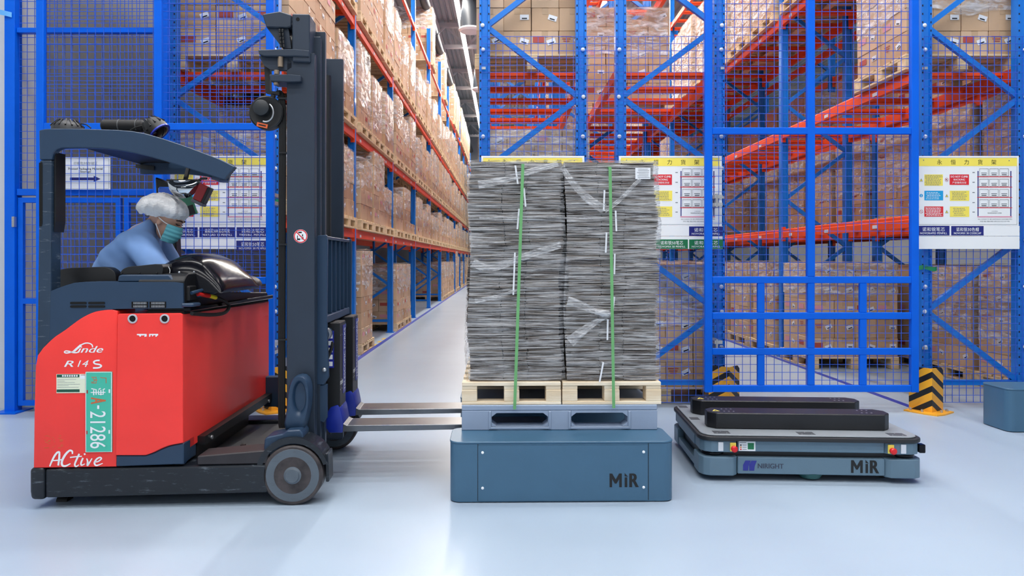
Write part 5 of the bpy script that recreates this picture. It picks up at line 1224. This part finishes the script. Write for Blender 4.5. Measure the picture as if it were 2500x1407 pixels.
# ================================================================ grey stand, plastic pallet, wooden pallets, wrapped stacks
GREYB = mat('stand_grey_blue', (66, 104, 132), 0.38, vary=0.05, scale=6, bump=0.03, bscale=120)
RZ_C = math.radians(0.9)
def rrect(x0, y0, x1, y1, r, n=6):
    out = []
    for cx, cy, a0 in ((x1-r, y0+r, -90), (x1-r, y1-r, 0), (x0+r, y1-r, 90), (x0+r, y0+r, 180)):
        for i in range(n+1):
            a = math.radians(a0+90*i/n); out.append((cx+r*math.cos(a), cy+r*math.sin(a)))
    return out
def mir_logo(mb, o, ux, uz, h, mi=0):
    """the three letters with the notched pointer over the i"""
    P = [(0, 0), (0, 1), (.20, 1), (.45, .56), (.70, 1), (.90, 1), (.90, 0), (.71, 0), (.71, .60), (.51, .26), (.39, .26), (.19, .60), (.19, 0)]
    a = o-ux*h*1.08-uz*h*0.5; mb._new([a+ux*h*p[0]+uz*h*p[1] for p in P], [tuple(range(len(P)-1, -1, -1))], mi)
    put_text(mb, 'R', o+ux*h*0.72, ux, uz, h*0.60, h, mi, bold=0.05)
    c = o+ux*h*0.13
    rect(mb, c-uz*h*0.14, ux, uz, h*0.19, h*0.72, mi)
    mb._new([c-ux*h*0.10+uz*h*0.30, c+ux*h*0.16+uz*h*0.26, c-ux*h*0.10+uz*h*0.54], [(0, 1, 2)], mi)
def stand(loc, rz, label, w=1.27, front=True):
    t = thing('pallet_stand', label, 'stand', loc, rz)
    D, H = 0.33, 0.345
    MB().xy(rrect(0, 0, w, D, 0.06), 0.006, H-0.013).build('body', GREYB, t, smooth=True)
    MB().xy(rrect(-0.003, -0.003, w+0.003, D+0.003, 0.063), H-0.012, H, bev=0.003).build('top_plate', GREYB, t, smooth=True)
    if front:
        MB().box((0.16, -0.0035, 0.012), (1.12, -0.0005, H-0.022)).build('front_panel', GREYB, t)
        for x in (0.157, 1.121): MB().box((x, -0.0022, 0.012), (x+0.003, 0.0, H-0.013)).build('panel_seam', mat('seam_dark', (16, 22, 28), 0.7), t)
        for x in (0.185, 1.095):
            for z in (0.085, 0.285): MB().lathe((x, -0.0036, z), (0, -1, 0), ((0, 0.008), (0.003, 0.008), (0.005, 0.004)), 10).build('screw', WHITEP, t)
        m = MB(); mir_logo(m, Vector((0.985, -0.005, 0.125)), Vector((1, 0, 0)), Vector((0, 0, 1)), 0.077); m.build('logo', BLACKP, t)
    return t
SX, SY = at(1098, 1226, 3.9).x, 3.90
C0 = Vector((SX, SY, 0))
stand((SX, SY, 0), RZ_C, 'grey-blue metal stand carrying the pallets and wrapped cardboard stacks')
R3 = Matrix.Rotation(RZ_C, 4, 'Z')
def cpos(x, y, z=0): return C0+R3 @ Vector((x, y, z))
stand(cpos(0.0, 1.22), RZ_C, 'grey-blue metal rear stand hidden under the back of the plastic pallet', front=False)
# ---- grey plastic pallet
PLAS = mat('grey_plastic', (150, 166, 190), 0.45, vary=0.04, scale=5, bump=0.03, bscale=100)
TP = thing('plastic_pallet', 'pale grey plastic pallet lying on the metal stand', 'pallet', cpos(0.055, 0.26, 0.346), RZ_C)
PWx, PDy, PHz = 1.18, 1.20, 0.150
b = MB(); b.box((0, 0, 0.118), (PWx, PDy, PHz), bev=0.004); b.build('deck', PLAS, TP)
def oct_(x0, x1, z0, z1, c): return [(x0+c, z0), (x1-c, z0), (x1, z0+c), (x1, z1-c), (x1-c, z1), (x0+c, z1), (x0, z1-c), (x0, z0+c)]
op = (0.18, 0.52), (0.66, 1.00)
for y0, y1 in ((0.0, 0.10), (0.55, 0.65), (1.10, 1.20)):        # three skirts with two window openings each
    b = MB()
    for xa, xb in ((0.0, op[0][0]), (op[0][1], op[1][0]), (op[1][1], PWx)): b.box((xa, y0, 0.0), (xb, y1, 0.117), bev=0.003)
    for xa, xb in op:
        b.box((xa, y0+0.012, 0.0), (xb, y1, 0.022)); b.box((xa, y0, 0.103), (xb, y1, 0.117))
        for sx, xx in ((1, xa), (-1, xb)):
            for z0, z1 in ((0.022, 0.045), (0.103, 0.08)):
                b.xz([(xx, z0), (xx+sx*0.03, z0), (xx, z1)], y0, y1)
    b.build('skirt', PLAS, TP)
for y0 in (0.0,):
    b = MB()
    for xa, xb in op:
        for p_, q_ in (((xa, 0.018), (xb, 0.018)),): b.box((xa-0.012, -0.006, 0.006), (xb+0.012, 0.0, 0.020), bev=0.002)
        b.box((xa-0.018, -0.006, 0.006), (xa-0.004, 0.0, 0.112), bev=0.002); b.box((xb+0.004, -0.006, 0.006), (xb+0.018, 0.0, 0.112), bev=0.002)
    b.build('window_rim', PLAS, TP)
# ---- two wooden pallets side by side
PINE = mat('pine_wood', (244, 230, 206), 0.62, scale=2.2, rgb2=(228, 204, 170), bump=0.12, bscale=24, stretch=(1.2, 9, 9))
def wood_pallet(x0, z, w, label, lean):
    t = thing('wooden_pallet', label, 'pallet', cpos(x0, 0.27, z), RZ_C+lean)
    D = 1.10; h = 0.135
    for k in range(6): MB().box((0.002, k*(D-0.10)/5, h-0.022), (w-0.002, k*(D-0.10)/5+0.10, h), bev=0.002).build('deck_board', PINE, t)
    for x in (0.002, w/2-0.045, w-0.092): MB().box((x, 0.004, 0.090), (x+0.09, D-0.004, h-0.0225), bev=0.002).build('stringer_board', PINE, t)
    for x in (0.0, w/2-0.045, w-0.092):
        for y in (0.002, D/2-0.05, D-0.102): MB().box((x, y, 0.0185), (x+0.092, y+0.10, 0.0895), bev=0.003).build('block', PINE, t)
    for y in (0.0, D/2-0.05, D-0.10): MB().box((0.0, y, 0), (w, y+0.10, 0.018), bev=0.002).build('bottom_board', PINE, t)
    return t
ZP = 0.346+PHz+0.001
wood_pallet(0.055, ZP, 0.60, 'pale pine pallet under the left cardboard stack', 0.0)
wood_pallet(0.662, ZP, 0.60, 'pale pine pallet under the right cardboard stack', 0.0)
# ---- flattened cartons, one sheet after another
ZS = ZP+0.136
KRAFT = [mat('kraft_sheet_%d' % i, c, 0.7, vary=0.15, scale=6) for i, c in enumerate(((146, 134, 124), (128, 118, 112), (160, 148, 138), (116, 106, 100)))]
SLOT = mat('carton_slot_dark', (40, 34, 30), 0.9)
SH = {}
NS = 122; HT = 1.335
dzs = HT/NS
def sheet_mesh(w, D, v):
    """folded carton lying flat: upper and lower wall, each cut in three flaps at the front edge"""
    b = MB(); rnd = random.Random(v*5+1); th = dzs*0.36; nseg = 14
    slots = (0.36+0.02*rnd.random(), 0.62+0.02*rnd.random())
    for lay in range(2):
        z0 = lay*dzs*0.46; ph = rnd.uniform(0, 6); ins = rnd.uniform(0, 0.010)
        for a, c in zip((0,)+slots, slots+(1,)):
            xa, xb = a*w+0.003, c*w-0.003; n = 5; fr = rnd.uniform(0, 0.012)
            ring = lambda x: (x, z0+0.0022*math.sin(x*7+ph)+0.0014*math.sin(x*19+ph*2))
            up = [ring(xa+(xb-xa)*i/n) for i in range(n+1)]
            vs = []
            for x, z in up: vs += [(x, fr+ins, z), (x, fr+ins, z+th), (x, D, z+th), (x, D, z)]
            fs = []
            for i in range(n):
                for k in range(4): fs.append((i*4+k, i*4+(k+1) % 4, i*4+4+(k+1) % 4, i*4+4+k))
            fs += [(3, 2, 1, 0), (n*4, n*4+1, n*4+2, n*4+3)]
            _, f = b._new(vs, fs, 0); bmesh.ops.recalc_face_normals(b.bm, faces=f)
        b.box((0.004, 0.035, z0), (w-0.004, D-0.004, z0+th*0.9), 1)
    return b.mesh('flattened_carton', [KRAFT[v % 4], SLOT])
def stack(x0, w, D, y0, side, seed):
    rnd = random.Random(seed); dx = 0.0
    meshes = [sheet_mesh(w, D, v+seed) for v in range(8)]
    for i in range(NS):
        f = i/NS
        # slow sway of the pile plus jitter, as the photograph's ragged outline
        sway = (0.010*math.sin(f*9+seed)+0.006*math.sin(f*23+seed*2))+ (0.012*(f > 0.93) if side == 'left' else -0.008*(f > 0.93))
        if side == 'left': sway += -0.024*max(0, math.sin((f-0.22)*math.pi/0.4)) if 0.22 < f < 0.62 else 0
        else: sway += 0.020*max(0, math.sin((f-0.22)*math.pi/0.4)) if 0.22 < f < 0.62 else 0
        p = cpos(x0+sway+rnd.uniform(-0.004, 0.004), y0+rnd.uniform(-0.006, 0.006)+0.006*math.sin(f*14), ZS+i*dzs)
        o = link('flattened_carton', rnd.choice(meshes), None, p, (0, 0, RZ_C+rnd.uniform(-0.008, 0.008)))
        tag(o, ('grey-brown flattened carton lying in the %s wrapped stack' if 0 < i < NS-1 else 'topmost flattened carton of the %s wrapped stack' if i else 'bottom flattened carton of the %s wrapped stack, on the pallet') % side, 'flattened carton', 'flattened cartons in the %s stack' % side)
stack(0.10, 0.565, 1.00, 0.300, 'left', 3)
stack(0.685, 0.555, 1.00, 0.300, 'right', 8)
# ---- stretch film over the stacks
FILM2 = film_material('wrap_film', 0.02, 0.80, 5.0, (0.9, 0.9, 22.0), 0.16, 0.97)
def wrap(x0, w, y0, D, z0, h, label, seed):
    b = MB(); per = 2*(w+D)
    def pt(u, v):
        s = u*per; z = z0+h*v
        if s < w: x, y, nx, ny = s, 0, 0, -1
        elif s < w+D: x, y, nx, ny = w, s-w, 1, 0
        elif s < 2*w+D: x, y, nx, ny = w-(s-w-D), D, 0, 1
        else: x, y, nx, ny = 0, D-(s-2*w-D), -1, 0
        n1 = noise.noise(Vector((x*2+seed, y*2, z*26)))*0.007+noise.noise(Vector((x*7+seed, y*7, z*60)))*0.005
        f = (z-ZS)/HT
        sw = 0.010*math.sin(f*9+seed)
        e = 0.014+max(n1, -0.004)
        return Vector((x0+x+nx*e+sw, y0+y+ny*e, z))
    b.grid(pt, 120, 150)
    b.grid(lambda u, v: Vector((x0+w*u, y0+D*v, z0+h+0.004+abs(noise.noise(Vector((u*6+seed, v*6, 1))))*0.02)), 16, 16)
    o = b.build('stretch_wrap', FILM2, None, C0, (0, 0, RZ_C), 60)
    return tag(o, label, 'stretch film', 'stretch wraps on the cardboard stacks')
wrap(0.095, 0.575, 0.292, 1.015, ZS+0.01, HT-0.005, 'crinkled clear stretch wrap around the left cardboard stack', 3)
wrap(0.680, 0.565, 0.292, 1.015, ZS+0.01, HT-0.005, 'crinkled clear stretch wrap around the right cardboard stack', 8)
# gathered film tails and bands lying over the wrap, white for bunched folds and for highlights painted into the colour
FILM3 = film_material('bunched_film', 0.12, 0.85, 8.0, (1, 1, 9.0), 0.2, 0.97)
def band(pts, w0, w1, label, y=0.272, n=40):
    """flat gathered film band through (x, z) points on the front face"""
    P = curve_pts([(x, z, 0) for x, z in pts], 8); b = MB(); m = len(P)
    def fn(u, v):
        f = u*(m-1); i = min(int(f), m-2); p = P[i].lerp(P[i+1], f-i); d = (P[i+1]-P[i]).normalized(); nn = Vector((-d.y, d.x, 0))
        w = w0+(w1-w0)*u; q = p+nn*(v-0.5)*w
        return Vector((q.x, y-0.012-0.006*abs(math.sin(v*9+u*5))-0.004*noise.noise(Vector((q.x*30, q.y*30, 0))), q.y))
    b.grid(fn, n, 8)
    return tag(b.build('film_tail', FILM3, None, C0, (0, 0, RZ_C), 70), label, 'film tail', 'film tails on the wrapped stacks')
def cz(px, py, y=0.27):
    """stand-frame (x, z) of a photograph pixel on the front face of the stacks"""
    d = Vector(((px-CX)/CF, 1, -(py-CY)/CF)); Ri = R3.inverted(); o = Ri @ (Vector((0, 0, CH))-C0); dd = Ri @ d
    t = (y-o.y)/dd.y; p = o+dd*t; return (p.x, p.z)
band([cz(*p) for p in ((1371, 408), (1400, 450), (1440, 490), (1475, 512))], 0.03, 0.06, 'wide white film fold running down across the right stack top')
band([cz(*p) for p in ((1475, 516), (1510, 490), (1545, 455), (1562, 438))], 0.03, 0.02, 'white film fold rising to the paper label corner')
band([cz(*p) for p in ((1385, 735), (1420, 745), (1455, 762), (1492, 768))], 0.06, 0.015, 'gathered film tail pulled to the knot on the right stack')
band([cz(*p) for p in ((1492, 768), (1455, 785), (1420, 810), (1390, 835))], 0.015, 0.07, 'film tail fanning down left from the knot')
band([cz(*p) for p in ((1155, 640), (1190, 655), (1240, 642), (1300, 620), (1368, 598))], 0.05, 0.04, 'loose film edge hanging across the left stack middle')
band([cz(*p) for p in ((1168, 452), (1230, 440), (1300, 418), (1362, 400))], 0.05, 0.03, 'upper film fold slanting over the left stack')
band([cz(*p) for p in ((1170, 532), (1300, 530), (1420, 534), (1590, 528))], 0.012, 0.012, 'thin taut film edge crossing both stacks')
band([cz(*p) for p in ((1160, 735), (1220, 722), (1262, 708))], 0.03, 0.012, 'short bright film fold low on the left stack')
# knot
kx, kz = cz(1475, 765); kb = MB(); kb.ell((kx, 0.252, kz), (0.045, 0.018, 0.02), 12, 8); kb.tube([(kx-0.06, 0.25, kz+0.008), (kx, 0.245, kz), (kx+0.055, 0.25, kz-0.004)], [0.012, 0.02, 0.006], 8)
tag(kb.build('film_knot', FILM3, None, C0, (0, 0, RZ_C)), 'white film knot on the right stack', 'film knot')
# green straps
GST = mat('green_strap', (112, 176, 112), 0.35, vary=0.1, scale=20)
def strap(pa, pb, label):
    xa, za = cz(*pa); xb, zb = cz(*pb); t = 0.0012; b = MB(); w = 0.009; yf = 0.236; yb = 1.40
    d = Vector((xb-xa, 0, zb-za)); xm = xa+(xb-xa)*0.5
    b.prism([(xa-w, yf, za), (xa+w, yf, za), (xa+w, yf-t, za), (xa-w, yf-t, za)], [(xb-w, yf, zb), (xb+w, yf, zb), (xb+w, yf-t, zb), (xb-w, yf-t, zb)])
    b.box((xa-w, yf, za), (xa+w, yb, za+t)); b.box((xa-w, yb, zb), (xa+w, yb+t, za))
    return tag(b.build('green_strap', GST, None, C0, (0, 0, RZ_C)), label, 'strap', 'green straps around the stacks')
strap((1276, 403), (1256, 997), 'pale green plastic strap around the left cardboard stack')
strap((1487, 410), (1496, 994), 'pale green plastic strap around the right cardboard stack')
# white bundle ties
TIE = mat('white_tie', (232, 234, 238), 0.4)
for (pa, pb, lab) in (((1258, 405), (1264, 450), 'topmost white bundle tie on the left stack'), ((1279, 460), (1283, 505), 'second white bundle tie on the left stack, right of the strap'), ((1267, 510), (1263, 560), 'third white bundle tie on the left stack, beside the strap'),
                      ((1257, 617), (1253, 720), 'long white bundle tie left of the strap on the left stack'), ((1263, 820), (1260, 905), 'low white bundle tie on the left stack'), ((1475, 465), (1473, 515), 'topmost white bundle tie on the right stack'),
                      ((1502, 515), (1504, 565), 'second white bundle tie right of the right strap'), ((1480, 568), (1478, 617), 'white bundle tie left of the right strap, middle height'), ((1500, 620), (1499, 670), 'white bundle tie right of the right strap, middle height'),
                      ((1483, 780), (1482, 830), 'white bundle tie just below the film knot'), ((1472, 885), (1463, 932), 'lowest white bundle tie on the right stack'), ((1499, 725), (1495, 760), 'short white bundle tie above the film knot')):
    (xa, za), (xb, zb) = cz(*pa), cz(*pb); b = MB()
    b.prism([(xa-0.005, 0.256, za), (xa+0.005, 0.256, za), (xa+0.005, 0.258, za), (xa-0.005, 0.258, za)], [(xb-0.005, 0.256, zb), (xb+0.005, 0.256, zb), (xb+0.005, 0.258, zb), (xb-0.005, 0.258, zb)])
    b.box((xa-0.005, 0.258, za-0.003), (xa+0.005, 0.30, za)); tag(b.build('bundle_tie', TIE, None, C0, (0, 0, RZ_C)), lab, 'bundle tie', 'white bundle ties')
# paper label in the film
lx_, lz_ = cz(1569, 424); b = MB(); b.box((lx_-0.046, 0.262, lz_-0.034), (lx_+0.046, 0.264, lz_+0.034)); pl = b.build('paper_label', TIE, None, C0, (0, 0, RZ_C)); tag(pl, 'white paper label under film at the top right of the stacks', 'label')
b = MB()
for k in range(6): rect(b, Vector((lx_+0.004*(k % 2), 0.2612, lz_+0.026-k*0.010)), X, Z, 0.06+0.006*(k % 3), 0.0025)
b.build('print_lines', GREYP, pl)
# ================================================================ low robot with black lift bars, and the stand at the right edge
AG = thing('transport_robot', 'low grey mobile robot with two black lift bars on its deck', 'robot', (0, 0, 0)); AG.location = (1.205, 4.28, 0); AG.rotation_euler = (0, 0, math.radians(-3.0))
AGB = mat('robot_grey', (98, 124, 142), 0.4, vary=0.04, scale=6, bump=0.03, bscale=140); AGD = mat('robot_deck', (138, 145, 152), 0.45, vary=0.05); AGK = mat('robot_bumper', (34, 36, 40), 0.45)
AW, AD = 1.36, 0.93
def P_(mb, name, m, parent=None, smooth=False): return mb.build(name, m, parent or AG, smooth=smooth)
P_(MB().xy(rrect(0.0, 0.0, AW, AD, 0.09), 0.25, 0.277, bev=0.008, seg=2), 'deck_rim', AGK, smooth=True)
P_(MB().xy(rrect(0.022, 0.022, AW-0.022, AD-0.022, 0.08), 0.2775, 0.286, bev=0.003), 'deck', AGD, smooth=True)
# front: recessed centre between two corner pods, upper and lower tier
for nm, z0, z1, ins in (('lower', 0.035, 0.150, 0.006), ('upper', 0.178, 0.249, 0.015)):
    for side in (0, 1):
        for back in (0, 1):
            x0, x1 = (ins, 0.235) if not side else (AW-0.235, AW-ins)
            y0, y1 = (ins, 0.20) if not back else (AD-0.20, AD-ins)
            if side: poly = [(x0+0.03, y0), (x1-0.06, y0), (x1-0.02, y0+0.02), (x1, y0+0.06), (x1, y1), (x0, y1), (x0, y0+0.03)]
            else: poly = [(x0+0.06, y0), (x1-0.03, y0), (x1, y0+0.03), (x1, y1), (x0, y1), (x0, y0+0.06), (x0+0.02, y0+0.02)]
            if back: poly = [(x, AD-(y-0)) for x, y in [(px_, py_-(AD-0.20)+0 if False else (AD-py_)) for px_, py_ in [(a, (AD-ins)-(b-y0)) for a, b in poly]]]
            P_(MB().xy(poly, z0, z1, bev=0.006, seg=2), nm+'_corner', AGB)
fpan = P_(MB().box((0.236, 0.022, 0.045), (AW-0.236, 0.06, 0.148), bev=0.004), 'front_panel', AGB)
P_(MB().box((0.236, 0.028, 0.182), (AW-0.236, 0.06, 0.249), bev=0.004), 'upper_panel', AGB)
P_(MB().box((0.05, 0.062, 0.05), (AW-0.05, AD-0.062, 0.249)), 'core', AGK)
for k, y in enumerate((AD-0.06,)): P_(MB().box((0.236, y, 0.045), (AW-0.236, y+0.04, 0.148), bev=0.004), 'rear_panel', AGB)
for x in (0.012, AW-0.05): P_(MB().box((x, 0.21, 0.178), (x+0.036, AD-0.21, 0.249)), 'side_panel', AGB); P_(MB().box((x, 0.21, 0.045), (x+0.036, AD-0.21, 0.09)), 'side_sill', AGB)
for x, y in ((0.10, 0.10), (AW-0.10, 0.10), (0.10, AD-0.1), (AW-0.1, AD-0.1)): P_(MB().lathe((x, y, 0.151), (0, 0, 1), ((0, 0.06), (0.010, 0.072), (0.020, 0.072), (0.026, 0.055)), 20), 'laser_scanner', GBLK)
for x, y in ((0.2, 0.15), (AW-0.2, 0.15), (0.2, AD-0.15), (AW-0.2, AD-0.15), (AW/2, 0.3), (AW/2, AD-0.3)): P_(MB().cyl((x, y-0.02, 0.05), (0, 1, 0), 0.05, 0.04, 20), 'wheel', RUB)
# two lift bars
def lift(y0, x0, x1):
    c = 0.05; poly = [(x0+c, y0), (x1-c, y0), (x1, y0+c), (x1, y0+0.17-c), (x1-c, y0+0.17), (x0+c, y0+0.17), (x0, y0+0.17-c), (x0, y0+c)]
    o = P_(MB().xy(poly, 0.2865, 0.388, bev=0.005), 'lift_bar', mat('lift_bar_black', (24, 25, 30), 0.42, vary=0.1, scale=8))
    m = MB(); m._new([Vector((x0+0.035, y0+0.055, 0.3886)), Vector((x0+0.085, y0+0.055, 0.3886)), Vector((x0+0.06, y0+0.105, 0.3886))], [(0, 1, 2)]); P_(m, 'warning_triangle', YELP, o)
    m = MB(); m._new([Vector((x0+0.050, y0+0.064, 0.3890)), Vector((x0+0.070, y0+0.064, 0.3890)), Vector((x0+0.06, y0+0.086, 0.3890))], [(0, 1, 2)]); P_(m, 'triangle_mark', BLACKP, o)
    for bx_ in (0.11, 0.14, 0.17):
        for by_ in (0.05, 0.12):
            for xx in (x0+bx_, x1-bx_): m = MB(); m.cyl((xx, y0+by_, 0.388), (0, 0, 1), 0.006, 0.002, 8); P_(m, 'screw', STEEL, o)
lift(0.17, 0.095, 1.245); lift(0.56, 0.085, 1.235)
for x in (0.10, 0.62, 1.17):
    m = MB(); m.box((x, 0.05, 0.286), (x+0.10, 0.115, 0.2875)); o = P_(m, 'deck_plate', mat('deck_insert', (74, 78, 84), 0.5))
    for i in range(3): m = MB(); m.cyl((x+0.02+i*0.03, 0.06+0.04*(i % 2), 0.2875), (0, 0, 1), 0.004, 0.001, 8); P_(m, 'screw', STEEL, o)
for y in (0.42, 0.80): m = MB(); m.box((0.035, y, 0.286), (0.095, y+0.07, 0.2875)); P_(m, 'deck_plate', mat('deck_insert', (74, 78, 84), 0.5))
# emergency stops, status light, scanner window, stickers
for x in (0.205, AW-0.205):
    e = P_(MB().box((x-0.018, 0.008, 0.186), (x+0.018, 0.016, 0.240), bev=0.002), 'stop_plate', YELP); m = MB(); m.lathe((x, 0.008, 0.208), (0, -1, 0), ((0, 0.010), (0.014, 0.010), (0.016, 0.019), (0.032, 0.020), (0.038, 0.014), (0.039, 0.001)), 20); P_(m, 'stop_button', mat('stop_red', (216, 26, 34), 0.3), e)
for x in (0.13, AW-0.13): P_(MB().box((x-0.016, 0.0095, 0.186), (x+0.016, 0.0145, 0.243), bev=0.002), 'corner_light', mat('light_white', (214, 218, 226), 0.3))
st_ = P_(MB().box((0.245, 0.0255, 0.186), (0.345, 0.028, 0.245)), 'info_sticker', WHITEP); m = MB()
rect(m, (0.317, 0.0248, 0.216), X, Z, 0.038, 0.040, 0)
for i, mi in enumerate((1, 2, 3)): rect(m, (0.256, 0.0248, 0.222-i*0.013), X, Z, 0.009, 0.009, mi); rect(m, (0.278, 0.0248, 0.222-i*0.013), X, Z, 0.026, 0.004, 4)
rect(m, (0.268, 0.0248, 0.238), X, Z, 0.04, 0.004, 4); P_(m, 'sticker_print', [GREENP, BLACKP, mat('print_orange', (226, 130, 60), 0.5), REDP, GREYP], st_)
m = MB(); mir_logo(m, Vector((AW-0.355, 0.0205, 0.101)), Vector((1, 0, 0)), Vector((0, 0, 1)), 0.078); P_(m, 'logo', BLACKP, fpan)
m = MB(); h = 0.062
for dx in (0, 0.037):
    o0 = Vector((0.268+dx, 0.0205, 0.066)); m._new([o0, o0+Vector((0.031, 0, 0)), o0+Vector((0.034, 0, h*0.45)), o0+Vector((0.047, 0, h)), o0+Vector((0.014, 0, h)), o0+Vector((0.0, 0, h*0.55))], [(0, 1, 2, 3, 4, 5)], 0)
put_text(m, 'NIRIGHT', (0.436, 0.0205, 0.096), X, Z, 0.155, 0.030, 1, bold=0.03); P_(m, 'partner_mark', [mat('mark_navy', (44, 48, 140), 0.45), mat('mark_grey', (58, 64, 82), 0.5)], fpan)
P_(MB().lathe((0.70, 0.10, 0.012), (0, 0, 1), ((0, 0.06), (0.03, 0.08), (0.034, 0.08)), 24), 'sensor_dome', mat('dome_green', (40, 90, 90), 0.4))
P_(MB().box((AW-0.025, 0.03, 0.186), (AW+0.012, 0.075, 0.238), bev=0.004), 'camera_eye', GBLK)
# stand at the right edge of the picture
p = at(2462, 1056, 5.49)
stand((p.x, 5.49, 0), 0, 'grey-blue metal stand cut off at the right edge of the picture', front=False)
bpy.data.objects.remove(_TO); bpy.data.curves.remove(_TC)
